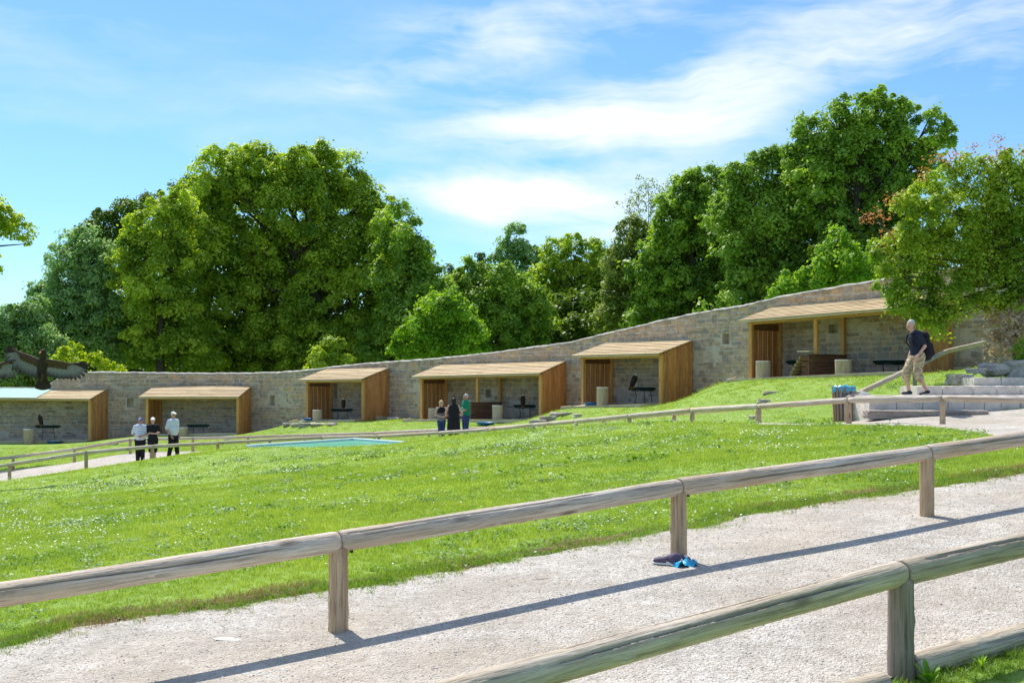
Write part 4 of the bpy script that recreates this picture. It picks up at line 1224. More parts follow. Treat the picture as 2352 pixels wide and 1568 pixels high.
# ------------------------------------------------------------------ dropped things at the middle front post
g = G(1532, 1303, 6, 12)
def sneaker(name, loc, rz, label, mat, tilt=0):
    mb = MB(); rings = []; L = .2
    prof = [(0, .030, .045), (.025, .034, .075), (.07, .033, .070), (.11, .036, .050), (.16, .040, .040), (.19, .034, .034), (.205, .015, .018)]
    vs = []; n = 12
    for x, hw, hh in prof:
        for k in range(n):
            a = 2 * math.pi * k / n; vs.append((x - .1, hw * math.cos(a), max(0.0, hh * .5 + hh * .5 * math.sin(a) * (1 if math.sin(a) > 0 else 1))))
    mb.add(vs, [(i * n + k, i * n + (k + 1) % n, (i + 1) * n + (k + 1) % n, (i + 1) * n + k) for i in range(len(prof) - 1) for k in range(n)] + [tuple(range(n - 1, -1, -1)), tuple((len(prof) - 1) * n + k for k in range(n))])
    root = empty(name, loc, label, 'shoe', 'shoes left at the post'); root.rotation_euler = (tilt, 0, rz)
    mb.build('upper', mat, root, True, local=True)
    mb = MB(); mb.box((0, 0, -.004), (.21, .07, .014), bevel=.004); mb.build('sole', M['white'], root, local=True)
M['mauve'] = mat_plain('mauve_fabric', (0.10, 0.075, 0.13), 0.7, 0.3, 30)
sneaker('sneaker', (g[0], g[1], g[2] + .035), 2.6, 'dark mauve shoe lying left of the middle front fence post', M['mauve'])
g2 = G(1552, 1299, 6, 12)
sneaker('sneaker', (g2[0] + .02, g2[1] - .03, g2[2] + .035), .7, 'second dark mauve shoe, against the turquoise cloth', M['mauve'], .3)
g3 = G(1573, 1303, 6, 12)
mb = MB(); nn = 22; vs = []
for j in range(nn + 1):
    for i in range(nn + 1):
        u, v = i / nn - .5, j / nn - .5
        vs.append((g3[0] + u * .17 + v * .03, g3[1] + v * .15 - .03, g3[2] + .045 + .022 * math.sin(u * 9 + 1 + v * 3) * math.cos(v * 7) + .012 * math.sin(21 * u + 15 * v) - .05 * (u * u + v * v)))
mb.add(vs, [(j * (nn + 1) + i, j * (nn + 1) + i + 1, (j + 1) * (nn + 1) + i + 1, (j + 1) * (nn + 1) + i) for j in range(nn) for i in range(nn)])
tag(mb.build('cloth', M['bag'], smooth=True), 'crumpled turquoise cloth lying at the foot of the middle front post', 'cloth')
mb = MB(); vs = []
for j in range(7):
    for i in range(7):
        u, v = i / 6 - .5, j / 6 - .5
        vs.append((g[0] + .10 + u * .11, g[1] - .01 + v * .1, g[2] + .04 + random.uniform(0, .05)))
mb.add(vs, [(j * 7 + i, j * 7 + i + 1, (j + 1) * 7 + i + 1, (j + 1) * 7 + i) for j in range(6) for i in range(6)])
tag(mb.build('crumpled_paper', M['white']), 'crumpled white paper between the two dark shoes', 'paper')
for px, py, s_, lab in [(535, 1474, .13, 'flat pale stone slab showing in the gravel at lower left'), (1258, 1333, .09, 'flat grey stone in the gravel in front of the grass edge')]:
    q = G(px, py, 5, 14)
    o = rock(px, q[1], s_, s_ * .5, .006, lab, int(px), .020, mat='coping' if px < 600 else 'rock')

# ------------------------------------------------------------------ people
def capsule(mb, p0, p1, r0, r1, fx=1.0, fy=1.0, side=(1, 0, 0), n=14):
    """tapered limb segment with rounded ends; fx along side, fy across"""
    p0 = Vector(p0); p1 = Vector(p1); d = (p1 - p0)
    if d.length < 1e-5: d = Vector((0, 0, 1e-4)); p1 = p0 + d
    dn = d.normalized(); s = Vector(side); s = s - dn * s.dot(dn)
    if s.length < .1: s = Vector((0, 1, 0)) - dn * dn.y
    s.normalize(); q = dn.cross(s)
    vs = []
    rows = [(p0 - dn * r0 * .92, .38 * r0), (p0 - dn * r0 * .6, .8 * r0), (p0, r0), (p0.lerp(p1, .5), (r0 + r1) / 2), (p1, r1), (p1 + dn * r1 * .6, .8 * r1), (p1 + dn * r1 * .92, .38 * r1)]
    for c, r in rows:
        for k in range(n):
            a = 2 * math.pi * k / n
            vs.append(c + s * math.cos(a) * r * fx + q * math.sin(a) * r * fy)
    m_ = len(rows)
    mb.add(vs, [(i * n + k, i * n + (k + 1) % n, (i + 1) * n + (k + 1) % n, (i + 1) * n + k) for i in range(m_ - 1) for k in range(n)] + [tuple(range(n - 1, -1, -1)), tuple((m_ - 1) * n + k for k in range(n))])


def ball(mb, c, r):
    bm = bmesh.new(); bmesh.ops.create_icosphere(bm, subdivisions=2, radius=1)
    bm.verts.index_update()
    mb.add([(c[0] + v.co.x * r[0], c[1] + v.co.y * r[1], c[2] + v.co.z * r[2]) for v in bm.verts], [tuple(v.index for v in f.verts) for f in bm.faces]); bm.free()


def fused(name, mb, mat, parent, voxel=.012, smooth=2, folds=0.0):
    """one continuous skin over the collected volumes"""
    me = mb.mesh(name, None)
    o = bpy.data.objects.new(name, me); COL.objects.link(o)
    r = o.modifiers.new('r', 'REMESH'); r.mode = 'VOXEL'; r.voxel_size = voxel
    if smooth:
        sm = o.modifiers.new('s', 'SMOOTH'); sm.factor = .5; sm.iterations = smooth
    dg = bpy.context.evaluated_depsgraph_get(); dg.update()
    m2 = bpy.data.meshes.new_from_object(o.evaluated_get(dg))
    o.modifiers.clear(); o.data = m2; m2.name = name
    if folds:
        co = np.empty(len(m2.vertices) * 3, np.float32); m2.vertices.foreach_get('co', co); co = co.reshape(-1, 3)
        no = np.empty(len(m2.vertices) * 3, np.float32); m2.vertices.foreach_get('normal', no); no = no.reshape(-1, 3)
        f = np.sin(co[:, 2] * 38 + np.sin(co[:, 0] * 25) * 1.5 + co[:, 1] * 14) * .6 + np.sin(co[:, 2] * 71 + co[:, 0] * 40) * .4
        co += no * (f * folds)[:, None]; m2.vertices.foreach_set('co', co.ravel())
    m2.polygons.foreach_set('use_smooth', [True] * len(m2.polygons))
    m2.materials.clear(); m2.materials.append(mat)
    at = m2.attributes.get('tint')
    if at: m2.attributes.remove(at)
    m2.update()
    o.parent = parent
    return o


def hand(mb, wrist, direction, palm_n, s=1.0, curl=.5, thumb=1, fat=1.0):
    """palm, four unequal bent fingers and a thumb leaving the side of the palm"""
    d = Vector(direction).normalized(); n = Vector(palm_n); n = (n - d * n.dot(d)).normalized(); sd = d.cross(n) * thumb
    w = Vector(wrist)
    capsule(mb, w + d * .02 * s, w + d * .075 * s, .030 * s, .036 * s, 1.15, .5, sd)
    for k, L in enumerate((.072, .080, .074, .058)):
        b = w + d * .085 * s + sd * (.033 - .022 * k) * s
        m = b + (d * math.cos(curl * .6) + n * math.sin(curl * .6)) * L * .5 * s
        e = m + (d * math.cos(curl * 1.6) + n * math.sin(curl * 1.6)) * L * .5 * s
        capsule(mb, b, m, .0092 * s * fat, .0085 * s * fat); capsule(mb, m, e, .0085 * s * fat, .0075 * s * fat)
    tb = w + d * .035 * s + sd * .030 * s
    tm = tb + (d * .6 + sd * .75 + n * .25).normalized() * .036 * s
    te = tm + (d * .9 + sd * .25 + n * .4).normalized() * .030 * s
    capsule(mb, tb, tm, .013 * s, .011 * s); capsule(mb, tm, te, .0105 * s, .009 * s)


def head(mb, c, yaw=0.0, pitch=0.0, s=1.0):
    """skull, jaw, nose, brow, lips and ears; faces -Y before turning. c is the centre of the skull"""
    R = Matrix.Rotation(yaw, 3, 'Z') @ Matrix.Rotation(pitch, 3, 'X'); c = Vector(c)
    def w(x, y, z): return c + R @ Vector((x * s, y * s, z * s))
    tmp = MB()
    ball(tmp, (0, .012, .022), (.077, .096, .098))
    capsule(tmp, (0, -.045, -.055), (0, -.018, -.035), .044, .062, 1.0, 1.0)
    ball(tmp, (0, -.068, -.088), (.026, .020, .018))
    capsule(tmp, (0, -.088, .012), (0, -.110, -.022), .010, .016)
    ball(tmp, (-.036, -.072, .030), (.028, .016, .010)); ball(tmp, (.036, -.072, .030), (.028, .016, .010))
    ball(tmp, (0, -.086, -.052), (.026, .014, .007)); ball(tmp, (0, -.084, -.063), (.022, .013, .007))
    for q in (-1, 1):
        ball(tmp, (q * .078, .012, -.005), (.011, .020, .031))
        ball(tmp, (q * .045, -.062, -.020), (.028, .024, .026))
    b = len(mb.v)
    mb.v += [tuple(w(*p)) for p in tmp.v]; mb.t += tmp.t; mb.f += [tuple(i + b for i in f) for f in tmp.f]
    return w


def eyes(w, root):
    for q in (-1, 1):
        e = MB(); ball(e, (0, 0, 0), (.012, .010, .009)); e.v = [tuple(w(q * .032 + p[0], -.080 + p[1], .008 + p[2])) for p in e.v]
        e.build('eye', M['eye'], root, True, local=True)


def person(loc, rz, label, P, spec, scale=1.0, vox=.013):
    """P: joints in the person's own frame (x to his left as seen from front = picture right when facing camera)"""
    root = empty('person', loc, label, 'person'); root.rotation_euler = (0, 0, rz)
    J = {k: Vector(v) * scale for k, v in P.items()}
    g = spec.get('girth', 1.0)
    b = MB()
    capsule(b, J['neck'] - Vector((0, 0, .04)), J['head'] + Vector((0, 0, -.07)), .058, .052)
    wfun = head(b, J['head'], spec.get('yaw', 0), spec.get('pitch', 0), 1.0)
    for q in 'LR':
        capsule(b, J['sh' + q], J['el' + q], .048 * g, .038 * g); capsule(b, J['el' + q], J['wr' + q], .038 * g, .026)
        hd = (J['wr' + q] - J['el' + q]).normalized()
        if 'hd' + q in P: hd = Vector(P['hd' + q])
        hand(b, J['wr' + q], hd, spec.get('palm' + q, (0, -.3, 0) if abs(hd.y) < .7 else (0, 0, 1)), 1.0, spec.get('curl', .5), 1 if q == 'R' else -1, 1.05)
        capsule(b, J['hip' + q], J['kn' + q], .082 * g, .056 * g); capsule(b, J['kn' + q], J['an' + q], .056 * g, .038)
        capsule(b, J['kn' + q].lerp(J['an' + q], .28) + Vector((0, .015, 0)), J['kn' + q].lerp(J['an' + q], .5), .05 * g, .036)
    # trunk: pelvis, waist, chest, shoulders
    up = (J['neck'] - J['pel']).normalized()
    capsule(b, J['pel'], J['pel'].lerp(J['neck'], .45), .135 * g, .115 * g, 1.12, .86)
    capsule(b, J['pel'].lerp(J['neck'], .5), J['pel'].lerp(J['neck'], .82), .125 * g, .135 * g, 1.18, .82)
    capsule(b, J['shL'], J['shR'], .058, .058); 
    for f in spec.get('extra', []): f(b, J)
    fused('body', b, spec['skin'], root, vox)
    eyes(wfun, root)
    # shirt
    if spec.get('top'):
        t = MB(); e = .014; tg = spec.get('tg', g)
        capsule(t, J['pel'].lerp(J['neck'], spec.get('hem', .02)), J['pel'].lerp(J['neck'], .45), .140 * tg + e, .128 * tg + e, 1.13, .92)
        capsule(t, J['pel'].lerp(J['neck'], .45), J['pel'].lerp(J['neck'], .80), .130 * tg + e, .136 * tg + e, 1.18, .86)
        if spec.get('belly'): ball(t, tuple(J['pel'].lerp(J['neck'], .3) + Vector((0, -.06, 0))), (.16 * tg, .15 * tg, .17))
        if spec.get('sleeve', .5) > 0:
            capsule(t, J['shL'], J['shR'], .070, .070)
            for q in 'LR': capsule(t, J['sh' + q], J['sh' + q].lerp(J['el' + q], spec.get('sleeve', .75)), .070, .064 * g)
        else:
            capsule(t, J['shL'].lerp(J['shR'], .18), J['shR'].lerp(J['shL'], .18), .066, .066)
        if spec.get('skirt'):
            capsule(t, J['pel'], J['pel'] + Vector((0, 0, -spec['skirt'])), .16 * g + e, .19 * g, 1.15, .95)
        fused('shirt' if not spec.get('skirt') else 'dress', t, spec['top'], root, vox, 2, .004)
        for (nm, mt, fn) in spec.get('trims', []): fn(root, J, mt, nm)
    # trousers or shorts
    if spec.get('bottom'):
        t = MB(); cut = spec.get('cut', 1.0); e = spec.get('loose', .018)
        capsule(t, J['pel'] + Vector((0, 0, .06)), J['pel'] - Vector((0, 0, .05)), .130 * g + e * .7, .135 * g + e, 1.15, .92)
        for q in 'LR':
            k1 = min(1, cut * 2)
            if cut > .5:
                capsule(t, J['hip' + q], J['kn' + q], .092 * g + e, .066 * g + e)
                kk = (cut - .5) * 2; capsule(t, J['kn' + q], J['kn' + q].lerp(J['an' + q], kk), .066 * g + e, (.056 if cut > .9 else .066) + e)
            else:
                capsule(t, J['hip' + q], J['hip' + q].lerp(J['kn' + q], k1), .095 * g + e, .082 * g + e)
        fused('trousers' if cut > .9 else 'shorts', t, spec['bottom'], root, vox, 2, .004)
    for q in 'LR':
        t = MB(); a = J['an' + q]; f = Vector(P.get('ft' + q, (0, -1, 0))).normalized()
        capsule(t, a + Vector((0, 0, -.035)) - f * .04, a + Vector((0, 0, -.045)) + f * .16, .044, .036, 1.0, .85, f.cross(Vector((0, 0, 1))))
        capsule(t, a, a + Vector((0, 0, -.04)), .045, .046)
        fused('shoe', t, spec.get('shoe', M['shoe']), root, .010, 1)
    if spec.get('hair'):
        t = MB()
        ball(t, (0, .028, .040), (.086, .096, .094))
        if spec.get('long'):
            capsule(t, (0, .070, .03), (0, .075, -.15), .070, .045, 1.25, .6)
            capsule(t, (.062, .02, .03), (.066, .02, -.14), .030, .018); capsule(t, (-.062, .02, .03), (-.066, .02, -.14), .030, .018)
        else: capsule(t, (0, .075, .02), (0, .065, -.05), .058, .045, 1.1, .6)
        t.v = [tuple(wfun(*p)) for p in t.v]
        fused('hair', t, spec['hair'], root, .010, 1, .003)
    if spec.get('cap'):
        t = MB(); ball(t, (0, .012, .052), (.090, .106, .078)); 
        capsule(t, (0, -.085, .062), (0, -.150, .048), .060, .045, 1.1, .18)
        t.v = [tuple(wfun(*p)) for p in t.v]; fused('cap', t, spec['cap'], root, .009, 1)
    return root, J, wfun


def stand(h=1.75, dx=0.10, lean=0.0):
    k = h / 1.75
    P = dict(pel=(0, 0, .94), neck=(0, lean, 1.47), head=(0, lean - .015, 1.64), shL=(.185, lean, 1.42), shR=(-.185, lean, 1.42), elL=(.25, .03, 1.13), elR=(-.25, .03, 1.13),
             wrL=(.27, -.04, .87), wrR=(-.27, -.04, .87), hipL=(.095, 0, .90), hipR=(-.095, 0, .90), knL=(dx, -.02, .49), knR=(-dx, -.02, .49), anL=(dx, .02, .085), anR=(-dx, .02, .085))
    return {a: tuple(c * k for c in v) for a, v in P.items()}


def loc_g(px, d, z=None): x = xw(px, d); return (x, d, h1(x, d) + .035 if z is None else z)

# left group of three on the walk
P = stand(1.70, .09); P.update(elR=(-.27, .02, 1.10), wrR=(-.06, -.21, 1.02), hdR=(1, -.1, 0), elL=(.27, .02, 1.10), wrL=(.10, -.22, 1.04), hdL=(-1, 0, -.1))
person(loc_g(322, 45.0), .25, 'man in white shirt, dark trousers and blue cap, leftmost of three by the rail', P,
       dict(skin=M['skin'], top=M['white_cloth'], bottom=M['black_cloth'], cap=M['blue_cap'], hair=M['hair_grey'], girth=1.12, tg=1.22, belly=True, yaw=-.1, sleeve=.85))
P = stand(1.66, .08); P.update(elL=(.22, -.08, 1.12), wrL=(.13, -.30, 1.10), hdL=(-.5, -.6, .3), elR=(-.18, -.05, 1.10), wrR=(.02, -.30, 1.08), hdR=(.6, -.5, .3))
person(loc_g(351, 44.4), .55, 'person in black top and black knee shorts with white cap and clasped hands', P,
       dict(skin=M['skin_pale'], top=M['black_cloth'], bottom=M['black_cloth'], cut=.52, loose=.03, cap=M['white'], hair=M['hair_blond'], girth=.98, yaw=-.2, sleeve=.9))
P = stand(1.84, .13); P.update(elL=(.24, .06, 1.17), wrL=(.17, -.13, .96), hdL=(-.2, -.3, -.9), elR=(-.26, .08, 1.17), wrR=(-.18, -.12, .95), hdR=(.2, -.3, -.9), anL=(.17, -.05, .09), anR=(-.15, .10, .09), ftL=(.3, -1, 0))
person(loc_g(398, 45.2), .95, 'tall man in a white polo shirt and white cap with a hand in his pocket', P,
       dict(skin=M['skin'], top=M['white_cloth'], bottom=M['black_cloth'], cap=M['white'], hair=M['hair_grey'], girth=1.1, tg=1.2, belly=True, yaw=-.1, sleeve=.8))

# middle group of three
def straps(root, J, mt, nm):
    t = MB(); capsule(t, J['pel'].lerp(J['neck'], .66), J['pel'].lerp(J['neck'], .78), .150, .148, 1.18, .86); fused(nm, t, mt, root, .012, 1)
zg = h1(xw(1040, 47.2), 47.2) + .03
P = stand(1.66, .07); P.update(elL=(.20, -.06, 1.10), wrL=(.33, -.20, 1.02), hdL=(1, -.2, 0), elR=(-.24, .02, 1.10), wrR=(-.02, -.20, 1.03), hdR=(1, -.1, 0), anR=(-.02, .03, .08), knR=(-.07, -.03, .47))
person(loc_g(1014, 47.0), .15, 'blonde woman in a grey strappy top and blue jeans, left of the three standing', P,
       dict(skin=M['skin_pale'], top=M['grey_cloth'], bottom=M['jeans'], loose=.006, hair=M['hair_blond'], long=True, girth=.90, yaw=.45, sleeve=0, trims=[('top_band', M['black_cloth'], straps)]))
P = stand(1.72, .12); P.update(elL=(.33, .0, 1.16), wrL=(.30, .14, 1.05), hdL=(-.4, .8, .2), elR=(-.33, .0, 1.14), wrR=(-.24, .14, 1.02), hdR=(.4, .8, .1))
P = {k: v for k, v in P.items()}
person(loc_g(1042, 46.4), math.pi, 'dark haired woman in a sleeveless black dress seen from behind, between two others', 
       {**stand(1.72, .12), 'elL': (.31, -.02, 1.16), 'wrL': (.30, -.16, 1.0), 'hdL': (.1, -.9, .3), 'elR': (-.33, -.03, 1.14), 'wrR': (-.28, -.18, 1.03), 'hdR': (.1, -.9, .2)},
       dict(skin=M['skin_pale'], top=M['black_cloth'], bottom=M['black_cloth'], hair=M['hair_dark'], long=True, girth=1.22, tg=1.3, skirt=.42, sleeve=0, loose=.03, yaw=0.1))
P = stand(1.80, .09); P.update(elL=(.22, -.04, 1.20), wrL=(.14, -.25, 1.12), hdL=(-.3, -.8, .2), elR=(-.22, -.04, 1.18), wrR=(-.12, -.26, 1.14), hdR=(.3, -.8, .2))
person(loc_g(1070, 47.4), -1.1, 'grey haired man in a green shirt and jeans looking left, right of the three standing', P,
       dict(skin=M['skin'], top=M['green_cloth'], bottom=M['jeans'], hair=M['hair_grey'], girth=1.15, tg=1.25, belly=True, yaw=-.35, sleeve=.95))

# walking man by the steps, facing left, leaning forward
# own frame: facing -Y, turned so that he looks to picture left
P = dict(pel=(0, .03, .93), neck=(0, -.045, 1.46), head=(0, -.145, 1.62), shL=(.185, -.03, 1.40), shR=(-.185, -.03, 1.41), elL=(.24, .08, 1.13), wrL=(.22, -.10, .90), hdL=(-.05, -.45, -.85),
         elR=(-.22, .03, 1.12), wrR=(-.19, -.10, .88), hdR=(.1, -.3, -.9), hipL=(.10, .03, .90), hipR=(-.10, .03, .90), knL=(.11, -.04, .50), knR=(-.10, -.22, .52),
         anL=(.11, .20, .10), anR=(-.10, -.13, .09), ftL=(0, -1, -.15), ftR=(0, -1, 0))
man, J, wf = person((xw(2105, 27.6), 27.6, -.275), -math.pi / 2 + .18, 'man in black t-shirt and sand plaid shorts walking down beside the sloping handrail', P,
       dict(skin=M['skin_pale'], top=M['navy'], bottom=M['camo'], cut=.64, loose=.034, girth=1.04, tg=1.12, sleeve=.72, pitch=.34, palmL=(-1, 0, 0), curl=.45, shoe=M['shoe'], hair=None), vox=.010)
for q in 'LR':
    t = MB(); a = J['an' + q]; capsule(t, a + Vector((0, .03, -.075)), a + Vector((0, -.15, -.080)), .040, .036, 1.0, .35, (1, 0, 0)); fused('sole', t, M['white'], man, .009, 1)
t = MB(); e = wf
t.v = []; ball(t, (0, .03, .050), (.080, .090, .084)); t.v = [tuple(wf(*p)) for p in t.v]; fused('hair', t, M['hair_grey'], man, .010, 1)
bp = empty('backpack', tuple(Vector(man.location) + Matrix.Rotation(man.rotation_euler.z, 3, 'Z') @ Vector((0, .12, .95))), 'black backpack carried on the back of the walking man', 'backpack')
bp.rotation_euler = man.rotation_euler
t = MB(); capsule(t, (0, .12, -.02), (0, .07, .42), .150, .125, 1.1, .95); capsule(t, (0, .25, .02), (0, .21, .22), .09, .075, 1.3, .8); fused('bag', t, M['black_cloth'], bp, .012, 2, .005)
for q in (-1, 1):
    t = MB(); t.tube([(q * .12, .02, .45), (q * .13, -.10, .53), (q * .135, -.285, .44), (q * .14, -.30, .28), (q * .15, -.16, .12), (q * .13, .03, .03)], .019, 8)
    t.build('strap', M['black_cloth'], bp, True, local=True)

# ------------------------------------------------------------------ birds
def perched(px, d, ybot, ytop, lab, lean=0.0, face=1, head_white=False, breast=None, name='eagle'):
    b0 = PT(px, ybot, d); hgt = (ybot - ytop) * K * d
    root = empty(name, tuple(b0), lab, 'bird'); s = hgt / .70
    ax = Vector((lean, 0, 1)).normalized()
    t = MB(); a = Vector((0, 0, .18 * s)); c = a + ax * .34 * s
    capsule(t, a, c, .125 * s, .14 * s, 1, .9); capsule(t, c, c + ax * .10 * s, .085 * s, .055 * s)
    capsule(t, a - ax * .02 * s, a - ax * .26 * s + Vector((-lean * .12, 0, 0)), .07 * s, .035 * s, 1.2, .5)
    capsule(t, c + Vector((.06 * s, 0, 0)), a + Vector((.04 * s, 0, -.08 * s)), .07 * s, .03 * s, .8, 1.2); capsule(t, c - Vector((.06 * s, 0, 0)), a - Vector((.04 * s, 0, .08 * s)), .07 * s, .03 * s, .8, 1.2)
    fused('body', t, M['feather_dark'], root, .012, 2, .003)
    hc = c + ax * .17 * s
    t = MB(); ball(t, hc, (.052 * s, .055 * s, .058 * s)); capsule(t, hc - ax * .06 * s, hc, .055 * s, .05 * s)
    fused('head', t, M['feather_white'] if head_white else M['feather_dark'], root, .009, 1)
    t = MB(); capsule(t, hc + Vector((face * .045 * s, -.02 * s, 0)), hc + Vector((face * .09 * s, -.03 * s, -.025 * s)), .018 * s, .008 * s); t.build('beak', M['beak'], root, True, local=True)
    for q in (-1, 1):
        t = MB(); capsule(t, (q * .045 * s, -.02, .12 * s), (q * .045 * s, -.02, 0.0), .022 * s, .016 * s); t.build('leg', M['beak'], root, True, local=True)
        t = MB(); ball(t, hc + Vector((face * .02 * s + q * .01, -.052 * s, .01 * s)), (.006, .005, .006)); t.build('eye', M['eye'], root, True, local=True)
    if breast:
        t = MB(); capsule(t, c + Vector((0, -.045 * s, .03 * s)), a.lerp(c, .35) + Vector((.01, -.06 * s, 0)), .06 * s, .045 * s); fused('breast', t, breast, root, .010, 1)
perched(1452, 49.85, 892, 858, 'dark eagle with white head leaning on the left end of the perch', lean=.40, face=1, head_white=True)
perched(1201, 54.4, 935, 906, 'black bird with pale crown upright on the perch of the wide shelter', face=-1, head_white=True)
perched(789, 61.4, 940, 915, 'black bird with bright white breast perched in the small narrow shelter', face=-1, head_white=True, breast=M['feather_white'])
perched(95, 65.2, 978, 952, 'dark bird hunched on the perch in the far left shelter', lean=-.25, face=-1)


def feather(mb, root, d, up, L, w, curve=0.0):
    """one vaned feather: narrow base, widest past the middle, rounded tip, slightly cambered"""
    root = Vector(root); d = Vector(d).normalized(); n = Vector(up); n = (n - d * n.dot(d)).normalized(); s = d.cross(n)
    vs = []; ts = []; prof = [(0, .35), (.25, .8), (.55, 1.0), (.8, .95), (.94, .6), (1.0, .2)]
    for f, k in prof:
        c = root + d * L * f + n * curve * L * f * f
        for q, hh in ((-1, 0), (0, .008), (1, 0)): vs.append(c + s * q * w * .5 * k + n * hh); ts.append((1.0 if f < .6 else max(0, 1 - (f - .6) / .3)) * (.55 if q > 0 else 1))
    m0 = len(vs)
    vs += [v - n * .004 for v in vs]
    fs = [(i * 3 + j, i * 3 + j + 1, (i + 1) * 3 + j + 1, (i + 1) * 3 + j) for i in range(5) for j in range(2)]
    mb.add(vs, fs + [tuple(x + m0 for x in f[::-1]) for f in fs]); mb.t[-len(vs):] = ts + ts


def raptor(center, d, lab, wings, headp=(7, 40), tail=(0, -42), name='eagle'):
    """large bird braking in the air; wing points are (right, up) in units of the picture at its distance"""
    c = PT(center[0], center[1], d); u = K * d
    root = empty(name, tuple(c), lab, 'bird')
    def w(x, z, y=0.0): return Vector((x * u, y, z * u))
    t = MB()
    capsule(t, w(-1, -16, .05), w(3, 16, -.02), .15, .15, 1, .9); capsule(t, w(3, 18, -.02), w(headp[0], headp[1] - 4, -.10), .11, .075)
    fused('body', t, M['feather_dark'], root, .014, 2, .004)
    t = MB(); ball(t, w(headp[0], headp[1], -.12), (.085, .10, .085)); fused('head', t, M['feather_dark'], root, .012, 1)
    t = MB(); capsule(t, w(headp[0] - 3, headp[1] - 1, -.2), w(headp[0] - 5, headp[1] - 5, -.26), .028, .010); t.build('beak', M['beak'], root, True, local=True)
    for q in (-1, 1):
        t = MB(); ball(t, w(headp[0] + q * 4, headp[1] + 2, -.19), (.010, .008, .010)); t.build('eye', M['eye'], root, True, local=True)
        t = MB(); capsule(t, w(q * 6, -12, -.12), w(q * 7, -24, -.22), .045, .022); 
        for k in (-1, 0, 1): capsule(t, w(q * 7, -24, -.22), w(q * 7 + k * 2.5, -28, -.26), .014, .008)
        t.build('leg', M['feather_brown'], root, True, local=True)
    # tail fan
    for k in range(9):
        a = (k - 4) / 4
        m = MB(); feather(m, w(0, -14, .06 + .004 * k), Vector((a * .55, .1, -1)), (0, -1, 0), 34 * u, .13, .1); m.build('tail_feather', M['feather_dark'], root, local=True)
    for side, (S, Wr, T, chord) in wings.items():
        S, Wr, T = [Vector((p[0] * u, -.05 + (.0 if i == 0 else .06 * i), p[1] * u)) for i, p in enumerate((S, Wr, T))]
        sg = 1 if T.x > S.x else -1
        t = MB(); capsule(t, S, Wr, .10, .065, 1, .6); capsule(t, Wr, Wr.lerp(T, .75), .052, .025, 1, .6)
        dn = Vector((0.0, .12, -1))
        # covert band as a cambered pad
        for f0 in np.linspace(.05, .95, 7):
            p = S.lerp(Wr, f0); capsule(t, p, p + dn * chord * u * .30, .06, .035, 1.1, .35)
        fused('wing', t, M['feather_brown'], root, .014, 2, .003)
        for k in range(11):      # secondaries
            f = k / 10; p = S.lerp(Wr, f); dd = Vector((sg * (.05 + .18 * f), .12, -1))
            m = MB(); feather(m, p + Vector((0, .02 + .003 * k, -.02)), dd, (0, -1, 0), chord * u * (.86 + .10 * math.sin(f * 3) + .05 * (k % 2)), .125, .12); m.build('flight_feather', M['vane'], root, local=True)
        tipd = (T - Wr).normalized()
        for k in range(9):       # fingered primaries
            f = k / 8; p = Wr.lerp(T, f * .45)
            dd = (Vector((sg * .30, .12, -1)) * (1 - f) + tipd * f * 1.3).normalized()
            L = chord * u * (1 - f) * 1.05 + (T - p).length * f * 1.02 + .10 * math.sin(f * 3.1)
            m = MB(); feather(m, p + Vector((0, .05 + .004 * k, 0)), dd, (0, -1, 0), L, .125 - .05 * f, .1); m.build('flight_feather', M['feather_dark'] if k > 4 else M['vane'], root, local=True)
    return root
raptor((96, 848), 34.0, 'large dark eagle landing with both wings spread in front of the far left shelter',
       {'l': ((-8, 18), (-50, 36), (-76, 52), 40), 'r': ((14, 18), (56, 12), (95, 16), 36)})
raptor((-66, 838), 34.0, 'second eagle, only its grey wing reaching in at the left edge', {'l': ((-8, 18), (-50, 30), (-80, 46), 40), 'r': ((14, 0), (66, 2), (110, 14), 34)})

